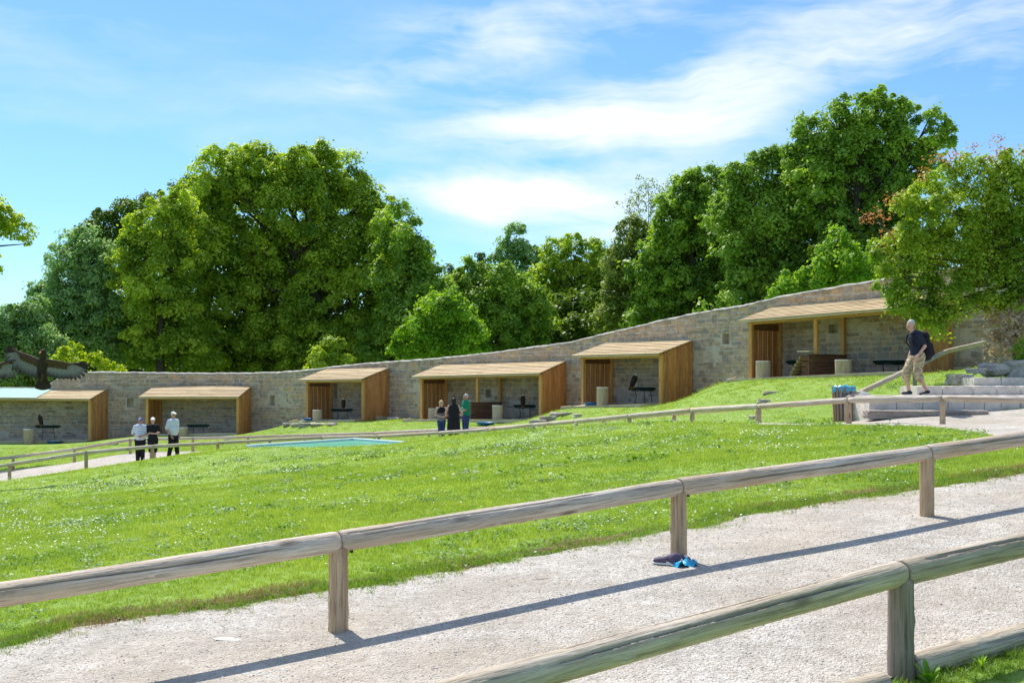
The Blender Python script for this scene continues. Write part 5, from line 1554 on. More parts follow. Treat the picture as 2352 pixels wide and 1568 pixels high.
# ------------------------------------------------------------------ trees
def leaf_cloud(centers, radii, leaf, cover, rs, flat=.55, clump_k=.34, up_bias=.6, shell=(.62, 1.06), droop=0.0):
    """leaf-sized faces gathered in sprays over the outside of each bough; returns verts, tint"""
    V = []; T = []; leaf = leaf * .82
    for c, r in zip(centers, radii):
        rm = float(np.mean(r))
        rc = clump_k * rm * .62 + .12 + leaf
        ncl = max(6, int(5.0 * (rm / rc) ** 2))
        dirs = rs.normal(0, 1, (ncl, 3)); dirs /= np.linalg.norm(dirs, axis=1)[:, None]
        dirs[:, 2] += .22; dirs /= np.linalg.norm(dirs, axis=1)[:, None]
        rad = rs.uniform(shell[0], shell[1] + .12, ncl)
        out_ = rs.random(ncl) < .12
        rad[out_] = rs.uniform(1.15, 1.42, int(out_.sum()))
        cc = c + dirs * r * rad[:, None]
        nl = max(8, int(cover * 4.4 * 4 * math.pi * rm * rm / (leaf * leaf * .62) / ncl))
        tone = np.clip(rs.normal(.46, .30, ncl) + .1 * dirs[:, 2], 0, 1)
        idx = np.repeat(np.arange(ncl), nl)
        szc = rc * rs.uniform(.55, 1.5, ncl); szc[out_] *= .6; sz = szc[idx]
        od = rs.normal(0, 1, (len(idx), 3)); od[:, 2] += .55; od += dirs[idx] * .35
        od /= np.linalg.norm(od, axis=1)[:, None]
        off = od * rs.uniform(.45, 1.08, (len(idx), 1)); off[:, 2] *= (flat + .25)
        # domed spray whose edge hangs a little
        off[:, 2] -= .22 * (off[:, 0] ** 2 + off[:, 1] ** 2) + droop * .5 * np.abs(off[:, 0])
        stray = rs.random(len(idx)) < .12
        off[stray] *= rs.uniform(1.1, 1.6, (int(stray.sum()), 1))
        p = cc[idx] + off * sz[:, None]
        nrm = od * .75 + np.array((-.08, .12, up_bias - .2)) + rs.normal(0, .38, (len(idx), 3))
        nrm /= np.linalg.norm(nrm, axis=1)[:, None]
        a = rs.normal(0, 1, (len(idx), 3)); a -= nrm * (a * nrm).sum(1)[:, None]; a /= np.linalg.norm(a, axis=1)[:, None]
        b = np.cross(nrm, a)
        s = leaf * rs.uniform(.6, 1.25, len(idx))[:, None]
        q = np.stack([p + a * s * .62, p + b * s * .40, p - a * s * .62, p - b * s * .40], 1)
        V.append(q.reshape(-1, 3)); T.append(np.repeat(np.clip(tone[idx] + rs.normal(0, .14, len(idx)), 0, 1), 4))
    return np.vstack(V), np.concatenate(T)


NLEAF = 0
def rr_m(rr, sel): return np.array([float(np.mean(rr[i])) for i in sel])
def tree(name, label, cat, d, lobes, mat, leaf, cover=1.0, trunk=None, seed=1, group=None, depth=.9, limbs=True, barkr=.35, sparse=False, fmin=.15, inner=False, **kw):
    """lobes: (px, py, radius px[, depth shift m]) boughs at distance d; trunk: (px, foot z or None)"""
    global NLEAF
    rs = np.random.default_rng(seed)
    cs = []; rr = []
    for L in lobes:
        x, y, r = L[:3]; dy = L[3] if len(L) > 3 else rs.uniform(-1, 1) * r * K * d * .8
        dd = d + dy
        c = PT(x, y, dd); R = r * K * dd
        cs.append(c); rr.append(np.array((R * rs.uniform(.92, 1.08), R * depth, R * rs.uniform(.78, .95))))
    cs = np.array(cs)
    tx = trunk if trunk is not None else float(np.mean([l[0] for l in lobes]))
    bx_ = xw(tx, d); bz_ = h1(bx_, d)
    top = cs[:, 2].max()
    root = empty(name, (bx_, d, bz_), label, cat, group)
    V, T = leaf_cloud(cs, rr, leaf, cover, rs, **kw)
    if inner:  # coarse leaves added behind the lower boughs to block light from the back
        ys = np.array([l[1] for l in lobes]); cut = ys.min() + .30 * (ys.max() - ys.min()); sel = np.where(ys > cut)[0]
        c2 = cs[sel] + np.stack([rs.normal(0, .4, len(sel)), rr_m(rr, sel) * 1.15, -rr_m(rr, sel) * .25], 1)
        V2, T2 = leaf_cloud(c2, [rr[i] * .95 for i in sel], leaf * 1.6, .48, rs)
        V = np.vstack([V, V2]); T = np.concatenate([T, T2 * .35])  # added leaves get a darker colour, painting in shade inside the crown
    NLEAF += len(V) // 4
    V = V - np.array((bx_, d, bz_))
    me = np_mesh('crown', V, np.arange(len(V)), 4, mat, T)
    o = bpy.data.objects.new('crown', me); COL.objects.link(o); o.parent = root; o['kind'] = 'stuff'
    mb = MB(); hgt = top - bz_
    zt = bz_ + hgt * .72
    pts = [(0, 0, -.4), (rs.uniform(-.1, .1), 0, hgt * .2), (rs.uniform(-.3, .3), 0, hgt * .45), (rs.uniform(-.4, .4), 0, hgt * .72)]
    mb.tube(pts, [barkr * 1.25, barkr, barkr * .7, barkr * .25], 10, jit=.05)
    if limbs:
        for c in cs:
            q = c - np.array((bx_, d, bz_)); f = np.clip((q[2] * .7) / max(hgt, 1), fmin, .72)
            s0 = Vector((0, 0, hgt * f)); e = Vector(q)
            m = s0.lerp(e, .5) + Vector((0, 0, -.06 * (e - s0).length + rs.uniform(-.2, .2)))
            mb.tube([s0, m, e], [barkr * .30, barkr * .18, barkr * .05], 6, jit=.05)
            for k in range(3):
                v = Vector(rs.normal(0, 1, 3)).normalized() * float(np.mean(rr[0])) * .8; v.z = abs(v.z) * .6
                mb.tube([m.lerp(e, .6), e + v], [barkr * .12, barkr * .03], 5)
    mb.build('trunk', M['bark'] if not sparse else M['twig'], root, True, local=True)
    return root


ML = {
    'lime': mat_leaf('lime_leaves', (0.11, 0.23, 0.02), (0.58, 0.68, 0.08), .42, tcol=(1.5, 1.55, .5)),
    'mid': mat_leaf('green_leaves', (0.085, 0.20, 0.025), (0.44, 0.60, 0.09), .40, tcol=(1.5, 1.55, .5)),
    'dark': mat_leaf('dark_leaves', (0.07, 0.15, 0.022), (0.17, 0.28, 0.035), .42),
    'blue': mat_leaf('bluish_leaves', (0.16, 0.31, 0.10), (0.42, 0.58, 0.22), .36, tcol=(1.2, 1.3, .8)),
    'olive': mat_leaf('olive_leaves', (0.17, 0.25, 0.05), (0.36, 0.44, 0.10), .45, tcol=(1.3, 1.3, .7)),
    'pale': mat_leaf('pale_green_leaves', (0.16, 0.31, 0.035), (0.46, 0.60, 0.10), .36, tcol=(1.2, 1.3, .6)),
    'fresh': mat_leaf('fresh_leaves', (0.13, 0.31, 0.025), (0.30, 0.50, 0.045), .50),
    'red': mat_leaf('reddish_green_leaves', (0.15, 0.29, 0.022), (0.52, 0.62, 0.06), .38, tcol=(1.3, 1.35, .5)),
    'redtip': mat_leaf('red_shoots', (0.38, 0.18, 0.08), (0.46, 0.32, 0.12), .5, tcol=(1.3, .8, .6)),
    'dry': mat_leaf('dry_leaves', (0.34, 0.22, 0.15), (0.70, 0.55, 0.42), .3, tcol=(1.1, .95, .8)),
    'yellow': mat_leaf('yellow_green_leaves', (0.24, 0.42, 0.02), (0.48, 0.58, 0.04), .55),
}
G_ = 'trees behind the stone wall'
tree('broadleaf_tree', 'huge round crowned tree, tallest of the left half, above the small narrow shelter', 'tree', 86, [
    (505, 408, 62), (560, 385, 50), (622, 395, 58), (690, 388, 52), (738, 372, 40), (785, 418, 58), (470, 448, 48), (835, 462, 48), (855, 505, 45), (765, 480, 72), (665, 478, 80), (565, 480, 72),
    (480, 512, 50), (885, 565, 55), (805, 572, 75), (700, 585, 85), (600, 580, 80), (500, 590, 70), (430, 560, 45), (905, 640, 50), (830, 680, 75), (735, 690, 80), (630, 690, 85), (530, 690, 75),
    (450, 660, 55), (860, 765, 60), (765, 785, 70), (655, 800, 78), (545, 795, 78), (455, 765, 60), (700, 730, 60), (590, 640, 60), (520, 440, 45), (720, 430, 55), (610, 440, 50)],
    ML['lime'], .25, .82, trunk=715, seed=3, inner=True, group=G_, barkr=.65)
tree('broadleaf_tree', 'smaller green tree leaning out on the right side of the huge crown', 'tree', 80, [
    (905, 515, 42), (945, 560, 38), (915, 580, 45), (960, 620, 42), (990, 665, 38), (935, 660, 50), (965, 720, 55), (1005, 710, 35), (920, 740, 50), (880, 800, 55), (960, 790, 45), (890, 640, 40)],
    ML['mid'], .24, .85, trunk=930, seed=4, inner=True, group=G_, barkr=.3)
tree('broadleaf_tree', 'bright lime tree pressed against the left side of the huge crown', 'tree', 80, [
    (325, 525, 38), (375, 500, 42), (410, 470, 38), (420, 520, 45), (330, 590, 52), (400, 600, 55), (300, 640, 40), (360, 680, 60), (310, 720, 50), (400, 740, 60), (340, 790, 55), (420, 800, 50)],
    ML['lime'], .24, .9, trunk=370, seed=5, inner=True, group=G_, barkr=.3)
tree('broadleaf_tree', 'dark green tree whose top shows behind the lime tree, above the blue green one', 'tree', 98, [
    (295, 492, 34), (345, 482, 32), (240, 520, 32), (205, 540, 26), (385, 478, 30), (265, 560, 45), (320, 560, 50), (225, 590, 45), (420, 440, 30), (180, 560, 22)],
    ML['dark'], .27, .8, trunk=300, seed=6, group=G_, barkr=.3)
tree('broadleaf_tree', 'upright blue green tree at the left above the landing eagle', 'tree', 82, [
    (190, 565, 38), (225, 590, 42), (155, 590, 35), (125, 625, 34), (240, 640, 50), (190, 640, 52), (105, 670, 34), (145, 690, 50), (210, 710, 58), (260, 720, 48), (95, 730, 40), (165, 760, 55), (240, 790, 55), (110, 790, 40), (285, 780, 45)],
    ML['blue'], .22, .75, trunk=190, seed=7, inner=True, group=G_, barkr=.25, shell=(.3, 1.1))
tree('broadleaf_tree', 'low pale grey green tree at the far left edge', 'tree', 76, [
    (30, 740, 40), (75, 720, 38), (0, 770, 38), (50, 790, 45), (95, 790, 42), (15, 835, 40), (70, 850, 40), (-40, 800, 50), (120, 830, 35), (-30, 860, 40)],
    ML['blue'], .20, .9, trunk=40, seed=8, group=G_, barkr=.2)
tree('bush', 'small yellow green bush topping the wall right of the landing eagle', 'bush', 71, [
    (150, 812, 16), (172, 800, 12), (212, 828, 16), (240, 845, 13), (190, 845, 18), (265, 846, 10), (140, 835, 18)], ML['yellow'], .20, .9, trunk=190, seed=9, barkr=.08)
tree('bush', 'small sunlit lime bush in the shade under the huge tree', 'bush', 74, [
    (745, 820, 24), (775, 800, 18), (730, 842, 22), (760, 790, 14), (790, 832, 18), (710, 850, 14)], ML['lime'], .20, .8, trunk=752, seed=10, barkr=.08)
tree('bush', 'bright green spreading bush between the huge tree and the mid green one', 'bush', 70, [
    (1000, 712, 35), (1040, 725, 38), (960, 755, 38), (1010, 765, 45), (1065, 765, 42), (1090, 790, 32), (930, 790, 28), (985, 800, 35), (1050, 805, 35), (915, 812, 22), (1030, 690, 22)],
    ML['fresh'], .20, .9, trunk=1010, seed=11, barkr=.15)
tree('broadleaf_tree', 'rounded mid green tree right of the bright spreading bush', 'tree', 84, [
    (1085, 640, 36), (1130, 640, 40), (1180, 665, 42), (1060, 665, 30), (1110, 690, 50), (1170, 715, 52), (1225, 700, 38), (1215, 755, 45), (1150, 770, 50), (1100, 750, 45), (1225, 790, 35), (1075, 615, 18), (1040, 645, 20), (1245, 740, 34), (1035, 680, 30)],
    ML['mid'], .22, .9, trunk=1140, seed=12, inner=True, group=G_, barkr=.25)
tree('conifer', 'thin dark conifer tip rising between the rounded trees', 'tree', 95, [(1103, 592, 9), (1105, 612, 14), (1100, 635, 20), (1028, 625, 12), (1045, 640, 14), (1108, 660, 28)], ML['dark'], .24, .9, trunk=1103, seed=13, barkr=.12)
tree('broadleaf_tree', 'hazy blue green tree with a narrow top far behind the middle', 'tree', 112, [
    (1182, 542, 26), (1160, 575, 26), (1200, 580, 28), (1225, 598, 26), (1190, 620, 40), (1230, 640, 34), (1150, 610, 26), (1210, 680, 42)],
    ML['blue'], .28, .85, trunk=1190, seed=14, group=G_, barkr=.25)
tree('broadleaf_tree', 'lime green tree with open branches just right of the middle', 'tree', 94, [
    (1280, 575, 28), (1318, 568, 26), (1352, 582, 30), (1385, 600, 28), (1270, 615, 32), (1320, 630, 42), (1375, 640, 38), (1290, 680, 42), (1350, 700, 52), (1270, 730, 40), (1390, 700, 35), (1320, 755, 48), (1390, 755, 40), (1255, 770, 30), (1240, 640, 26), (1400, 660, 34), (1410, 760, 34), (1240, 700, 34)],
    ML['lime'], .25, .8, trunk=1320, seed=15, inner=True, group=G_, barkr=.25)
tree('broadleaf_tree', 'dull olive brown tree below the nearly bare one', 'tree', 80, [
    (1455, 530, 32), (1435, 570, 32), (1480, 560, 32), (1450, 615, 42), (1425, 660, 35), (1470, 670, 42), (1430, 710, 35), (1410, 735, 28), (1490, 610, 30), (1500, 560, 34), (1415, 610, 28), (1390, 740, 26), (1510, 640, 34)],
    ML['olive'], .22, .85, trunk=1450, seed=16, group=G_, barkr=.22)
tree('sparse_tree', 'nearly bare thin tree with fine twigs against the sky', 'tree', 84, [
    (1490, 420, 24), (1460, 450, 22), (1515, 445, 24), (1495, 465, 28), (1445, 475, 20), (1530, 435, 16), (1475, 495, 26), (1520, 480, 20)],
    ML['olive'], .17, .09, trunk=1490, seed=17, sparse=True, barkr=.16, shell=(.1, 1.15))
tree('broadleaf_tree', 'broad green tree between the bare one and the feathery pale one', 'tree', 76, [
    (1612, 420, 32), (1585, 460, 38), (1640, 455, 42), (1545, 500, 35), (1600, 520, 52), (1660, 510, 50), (1530, 560, 42), (1590, 590, 55), (1655, 590, 52), (1520, 630, 42), (1580, 660, 52), (1640, 660, 50), (1500, 690, 38), (1550, 700, 40), (1570, 440, 25), (1470, 725, 28), (1600, 400, 18), (1690, 470, 38), (1685, 540, 40), (1690, 610, 40), (1560, 520, 40), (1480, 620, 30), (1680, 425, 34), (1560, 445, 30), (1530, 470, 26), (1720, 520, 40), (1640, 405, 26)],
    ML['mid'], .21, .9, trunk=1590, seed=18, inner=True, group=G_, barkr=.35)
tree('broadleaf_tree', 'feathery pale green tree with slender upright stem left of the dark round crown', 'tree', 70, [
    (1700, 400, 24), (1735, 395, 24), (1775, 375, 26), (1700, 450, 40), (1755, 440, 42), (1805, 430, 38), (1720, 510, 48), (1785, 510, 52), (1840, 540, 48), (1740, 580, 52), (1800, 590, 55), (1865, 600, 42), (1720, 640, 45), (1790, 650, 45), (1845, 650, 40), (1690, 560, 35), (1680, 690, 30), (1780, 352, 16), (1690, 430, 32), (1740, 375, 18), (1830, 470, 40), (1850, 500, 40), (1705, 398, 28), (1745, 372, 26), (1800, 372, 34), (1835, 385, 34), (1845, 430, 42), (1690, 490, 40)],
    ML['pale'], .20, .8, trunk=1762, seed=19, inner=True, group=G_, barkr=.22, shell=(.3, 1.1))
bpy.data.materials  # materials stay shared
tree('broadleaf_tree', 'great dark green round crown, highest tree on the right', 'tree', 68, [
    (1870, 300, 38), (1915, 272, 36), (1965, 252, 34), (2020, 245, 34), (2065, 268, 36), (1850, 345, 32), (1900, 345, 50), (1960, 320, 58), (2030, 320, 58), (2085, 325, 40), (2148, 278, 24), (2165, 325, 20), (2130, 335, 26),
    (1870, 400, 50), (1940, 410, 60), (2020, 410, 62), (2090, 390, 42), (2130, 400, 32), (1890, 470, 52), (1970, 480, 60), (2045, 470, 52), (2000, 540, 48), (1930, 520, 42), (2060, 530, 42), (2175, 295, 14), (2020, 225, 10)],
    ML['mid'], .22, .85, trunk=1980, seed=20, inner=True, group=G_, barkr=.5)
tree('bush', 'lime green bush growing over the wall top behind the largest shelter', 'bush', 50, [
    (1905, 598, 32), (1950, 595, 28), (1870, 632, 32), (1825, 645, 26), (1975, 620, 30), (1925, 545, 20), (1935, 575, 20), (1925, 640, 32), (1800, 668, 20), (1780, 672, 14), (1985, 650, 24), (1860, 660, 24)],
    ML['fresh'], .15, .95, trunk=1900, seed=21, barkr=.12)
tree('broadleaf_tree', 'near tree with drooping branches and reddish shoots covering the right edge', 'tree', 33.5, [
    (2085, 470, 36), (2130, 440, 34), (2180, 410, 34), (2235, 385, 34), (2290, 380, 34), (2340, 375, 36), (2110, 520, 48), (2175, 490, 55), (2250, 460, 55), (2320, 460, 52), (2390, 430, 50), (2060, 560, 40), (2120, 590, 52), (2190, 580, 58), (2270, 560, 58),
    (2340, 560, 55), (2030, 590, 24), (2050, 640, 38), (2110, 660, 42), (2180, 660, 50), (2260, 650, 52), (2340, 650, 50), (2080, 695, 28), (2140, 700, 32), (2210, 700, 34), (2130, 735, 26), (2105, 715, 24), (2165, 725, 26), (2150, 745, 20), (2270, 700, 34), (2330, 705, 36), (2060, 665, 24), (2400, 560, 55), (2400, 650, 50), (2025, 625, 18), (2290, 520, 60), (2200, 545, 60), (2330, 600, 60), (2350, 520, 60), (2240, 620, 50), (2310, 420, 45)],
    ML['red'], .10, .62, trunk=2440, seed=22, barkr=.14, fmin=.5, shell=(.55, 1.1), clump_k=.30, droop=.35, depth=.8, limbs=True)
# red shoots are part of that tree
near_tree = [o for o in COL.objects if o.name.startswith('broadleaf_tree') and 'reddish' in o.get('label', '')][0]
rs = np.random.default_rng(5)
cs = [PT(x, y, 33.3) for x, y in ((2150, 365), (2175, 372), (2195, 360), (2290, 330), (2292, 350), (2280, 372), (2045, 465), (2070, 455), (2010, 498), (2030, 495), (2040, 540), (2025, 575), (2120, 400), (2240, 560), (2260, 640), (2345, 350), (1995, 505), (2230, 345))]
V, T = leaf_cloud(np.array(cs), [np.array((.12, .12, .10))] * len(cs), .08, .09, rs, clump_k=.8)
V -= np.array(near_tree.location)
o = bpy.data.objects.new('red_shoots', np_mesh('red_shoots', V, np.arange(len(V)), 4, ML['redtip'], T)); COL.objects.link(o); o.parent = near_tree; o['kind'] = 'stuff'
mb = MB()
for x, y in ((2290, 335), (2175, 372), (2010, 500), (2030, 578), (2345, 350)):
    e = Vector(PT(x, y, 33.3)) - near_tree.location; s_ = Vector(PT(min(x + 60, 2350), y + 70, 33.5)) - near_tree.location
    mb.tube([s_, s_.lerp(e, .5) + Vector((0, 0, .06)), e], [.02, .012, .005], 5)
mb.build('twig', M['twig'], near_tree, True, local=True)
tree('climbing_shrub', 'half withered brown shrub against the wall behind the boulders', 'shrub', 33.2, [
    (2295, 725, 34), (2330, 760, 38), (2285, 770, 24), (2350, 720, 38), (2320, 805, 30), (2365, 790, 40), (2400, 740, 40), (2280, 815, 15)],
    ML['dry'], .11, .26, trunk=2335, seed=23, sparse=True, barkr=.05, shell=(.2, 1.1))
tree('bush', 'small bright green bush at the right edge above the boulders', 'bush', 32.4, [(2352, 820, 20), (2375, 800, 26), (2345, 800, 10)], ML['fresh'], .08, .6, trunk=2360, seed=24, barkr=.03)
# overhanging branch of a tree standing left of the view
root = empty('broadleaf_tree', (xw(-260, 58), 58, h1(xw(-260, 58), 58)), 'yellow green branch tips of a near tree hanging in at the left edge', 'tree')
rs = np.random.default_rng(31)
LB = [(10, 490, 22), (35, 500, 16), (20, 530, 24), (52, 530, 18), (62, 555, 10), (-20, 520, 40), (-60, 500, 60), (45, 545, 14), (-70, 570, 50), (0, 622, 9), (-30, 630, 30), (-120, 520, 80), (-150, 600, 80)]
cs = [PT(x, y, 58) for x, y, r in LB]; rr = [np.array((r, r, r * .7)) * K * 58 for x, y, r in LB]
V, T = leaf_cloud(np.array(cs), rr, .15, .50, rs, clump_k=.35, shell=(.2, 1.1)); V -= np.array(root.location)
o = bpy.data.objects.new('crown', np_mesh('crown', V, np.arange(len(V)), 4, ML['yellow'], T)); COL.objects.link(o); o.parent = root; o['kind'] = 'stuff'
mb = MB(); tp = [Vector(PT(-260, 900, 58)), Vector(PT(-255, 700, 58)), Vector(PT(-240, 500, 58))]; tp[0].z = root.location.z - .3
tp = [p - root.location for p in tp]; mb.tube(tp, [.4, .32, .2], 10)
for x, y in ((62, 560), (20, 525), (4, 622), (50, 530)):
    e = Vector(PT(x, y, 58)) - root.location; s_ = tp[1].lerp(tp[2], .4)
    mb.tube([s_, s_.lerp(e, .6) + Vector((0, 0, .3)), e], [.13, .07, .02], 6)
mb.build('trunk', M['bark'], root, True, local=True)
# dense undergrowth and distant woodland closing the view below the crowns
rs = np.random.default_rng(41)
cs = []; rr = []
for px in np.arange(-150, 2150, 30):
    dd = float(np.interp(px, [-150, 300, 700, 1100, 1500, 1900, 2200], [84, 92, 92, 96, 82, 68, 60]))
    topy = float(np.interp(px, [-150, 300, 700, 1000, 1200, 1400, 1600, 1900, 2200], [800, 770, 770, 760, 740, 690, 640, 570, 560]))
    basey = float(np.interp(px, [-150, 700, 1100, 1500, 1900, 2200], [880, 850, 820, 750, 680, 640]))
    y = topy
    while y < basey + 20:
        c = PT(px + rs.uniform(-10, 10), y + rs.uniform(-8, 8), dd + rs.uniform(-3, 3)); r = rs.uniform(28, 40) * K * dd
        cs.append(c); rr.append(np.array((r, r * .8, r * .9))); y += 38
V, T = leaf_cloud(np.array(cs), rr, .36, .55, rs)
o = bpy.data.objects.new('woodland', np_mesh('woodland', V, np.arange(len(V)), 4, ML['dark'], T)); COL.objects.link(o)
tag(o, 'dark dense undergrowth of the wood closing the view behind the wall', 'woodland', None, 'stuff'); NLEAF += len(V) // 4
print('LEAVES', NLEAF)

# ------------------------------------------------------------------ grass, flowers, pebbles
def gn_scatter(name, pts, rot, scl, idx, protos, mat_label, kind='stuff', label=None, cat=None):
    me = bpy.data.meshes.new(name); n = len(pts)
    me.vertices.add(n); me.vertices.foreach_set('co', pts.astype(np.float32).ravel())
    a = me.attributes.new('rot', 'FLOAT_VECTOR', 'POINT'); a.data.foreach_set('vector', rot.astype(np.float32).ravel())
    a = me.attributes.new('scl', 'FLOAT_VECTOR', 'POINT'); a.data.foreach_set('vector', scl.astype(np.float32).ravel())
    a = me.attributes.new('pick', 'INT', 'POINT'); a.data.foreach_set('value', idx.astype(np.int32))
    o = bpy.data.objects.new(name, me); COL.objects.link(o)
    ng = bpy.data.node_groups.new(name, 'GeometryNodeTree')
    ng.interface.new_socket('Geometry', in_out='INPUT', socket_type='NodeSocketGeometry')
    ng.interface.new_socket('Geometry', in_out='OUTPUT', socket_type='NodeSocketGeometry')
    N = ng.nodes; L = ng.links
    gi = N.new('NodeGroupInput'); go = N.new('NodeGroupOutput')
    ip = N.new('GeometryNodeInstanceOnPoints'); L.new(gi.outputs[0], ip.inputs['Points'])
    gti = N.new('GeometryNodeGeometryToInstance')
    for p in reversed(protos):
        oi = N.new('GeometryNodeObjectInfo'); oi.inputs['Object'].default_value = p; oi.inputs['As Instance'].default_value = False
        L.new(oi.outputs['Geometry'], gti.inputs[0])
    L.new(gti.outputs[0], ip.inputs['Instance'])
    ip.inputs['Pick Instance'].default_value = True
    for nm, ty, sk in (('rot', 'FLOAT_VECTOR', 'Rotation'), ('scl', 'FLOAT_VECTOR', 'Scale'), ('pick', 'INT', 'Instance Index')):
        at = N.new('GeometryNodeInputNamedAttribute'); at.data_type = ty; at.inputs['Name'].default_value = nm
        L.new(at.outputs['Attribute'], ip.inputs[sk])
    L.new(ip.outputs[0], go.inputs[0])
    m = o.modifiers.new('scatter', 'NODES'); m.node_group = ng
    return tag(o, label, cat, None, kind)


def tuft(seed, n, h, w, spread, mat, lean=.35, name='grass_tuft'):
    rs = random.Random(seed); mb = MB()
    for i in range(n):
        a = rs.uniform(0, 6.283); r = rs.uniform(0, spread); bx, by = r * math.cos(a), r * math.sin(a)
        hh = h * rs.uniform(.55, 1.15); la = rs.uniform(0, 6.283); ln = rs.uniform(.1, lean) * hh
        dx, dy = math.cos(la), math.sin(la); sx, sy = -dy, dx; ww = w * rs.uniform(.7, 1.2)
        vs = []
        for f, k in ((0, 1.0), (.5, .85)):
            o_ = ln * f * f
            vs += [(bx + dx * o_ - sx * ww * k / 2, by + dy * o_ - sy * ww * k / 2, hh * f), (bx + dx * o_ + sx * ww * k / 2, by + dy * o_ + sy * ww * k / 2, hh * f)]
        vs.append((bx + dx * ln * 1.3, by + dy * ln * 1.3, hh))
        mb.add(vs, [(0, 1, 3, 2), (2, 3, 4)], rs.random())
    me = mb.mesh(name, mat); return bpy.data.objects.new(name, me)

GM = mat_leaf('grass_blades', (0.20, 0.335, 0.05), (0.43, 0.53, 0.11), .46, hue_noise=.8, tcol=(1.45, 1.35, .5))
GD = mat_leaf('dry_grass_blades', (0.24, 0.17, 0.07), (0.44, 0.35, 0.16), .35, hue_noise=3.0, tcol=(1.1, 1.0, .7))
GE = mat_leaf('edge_grass_blades', (0.13, 0.26, 0.022), (0.28, 0.42, 0.05), .45, hue_noise=3.0, tcol=(1.3, 1.2, .5))


def lawn_mask(x, y):
    m = np.ones(len(x), bool)
    for p in POLYS: m &= ~in_poly(x, y, p)
    # nothing on the camera side of the gravel path here
    t = (x - NEAR[0][0]) * -kd[1] + (y - NEAR[0][1]) * kd[0]
    return m & (t > 0)


def fill(y0, y1, dens, seed, margin=1.18, clumpy=0.0):
    rs = np.random.default_rng(seed)
    W = 0.44 * y1 * margin; n = int(dens * 2 * W * (y1 - y0))
    x = rs.uniform(-W, W, n); y = rs.uniform(y0, y1, n)
    k = np.abs(x) < 0.44 * y * margin + 1.0
    x, y = x[k], y[k]; k = lawn_mask(x, y); x, y = x[k], y[k]
    return x, y, rs


def scatter(name, x, y, rs, protos, s0, s1, z=0.0, label=None, tilt=.15):
    n = len(x); zz = H(x, y) + z
    sc = rs.uniform(s0, s1, (n, 1)) * np.ones((1, 3))
    # patchy height
    k = .85 + .3 * np.sin(x * 1.3 + np.sin(y * .9) * 2) * np.sin(y * 1.7 + x * .4)
    sc[:, 2] *= k
    rot = np.stack([rs.normal(0, tilt, n), rs.normal(0, tilt, n), rs.uniform(0, 6.28, n)], 1)
    return gn_scatter(name, np.stack([x, y, zz], 1), rot, sc, rs.integers(0, len(protos), n), protos, None, label=label, cat=None)

near_t = [tuft(i, 12, .036, .0045, .045, GM) for i in range(5)]
mid_t = [tuft(10 + i, 14, .040, .008, .085, GM) for i in range(5)]
far_t = [tuft(20 + i, 16, .042, .014, .16, GM) for i in range(5)]
x, y, rs = fill(6.5, 15, 420, 1); scatter('grass_near', x, y, rs, near_t, .7, 1.35)
x, y, rs = fill(15, 26, 150, 2); scatter('grass_middle', x, y, rs, mid_t, .7, 1.3)
x, y, rs = fill(26, 62, 26, 3, 1.1); scatter('grass_far', x, y, rs, far_t, .7, 1.3)
# clover and broad leaved weeds in drifts
GC = mat_leaf('clover_leaves', (0.07, 0.17, 0.025), (0.20, 0.34, 0.05), .3, hue_noise=2.0, tcol=(1.2, 1.3, .5))
def clover(seed, n, r, rad, hh):
    rs_ = random.Random(seed); mb = MB()
    for i in range(n):
        a = rs_.uniform(0, 6.28); q = rad * math.sqrt(rs_.random()); cx, cy, cz = q * math.cos(a), q * math.sin(a), hh * rs_.uniform(.5, 1.2)
        tx, ty = rs_.uniform(-.6, .6), rs_.uniform(-.6, .6); rr_ = r * rs_.uniform(.6, 1.3)
        mb.add([(cx + rr_ * math.cos(k * 1.257), cy + rr_ * math.sin(k * 1.257), cz + rr_ * (tx * math.cos(k * 1.257) + ty * math.sin(k * 1.257))) for k in range(5)], [(0, 1, 2, 3, 4)], rs_.random())
    return bpy.data.objects.new('clover', mb.mesh('clover', GC))
c1 = [clover(i, 22, .011, .11, .042) for i in range(4)]; c2 = [clover(10 + i, 24, .020, .22, .048) for i in range(4)]
def cfill(y0, y1, dens, seed, thr):
    x, y, rs = fill(y0, y1, dens, seed)
    f = np.sin(x * 1.1 + 1.7 * np.sin(y * .8)) + np.sin(y * 1.3 + x * .6 + 1) + .9 * np.sin(x * 3.1 - y * 2.3) + rs.normal(0, .7, len(x))
    k = f > thr; return x[k], y[k], rs
x, y, rs = cfill(7, 16, 22, 61, .7); scatter('clover_near', x, y, rs, c1, .6, 1.3)
x, y, rs = cfill(16, 34, 7, 62, .7); scatter('clover_far', x, y, rs, c2, .6, 1.3)
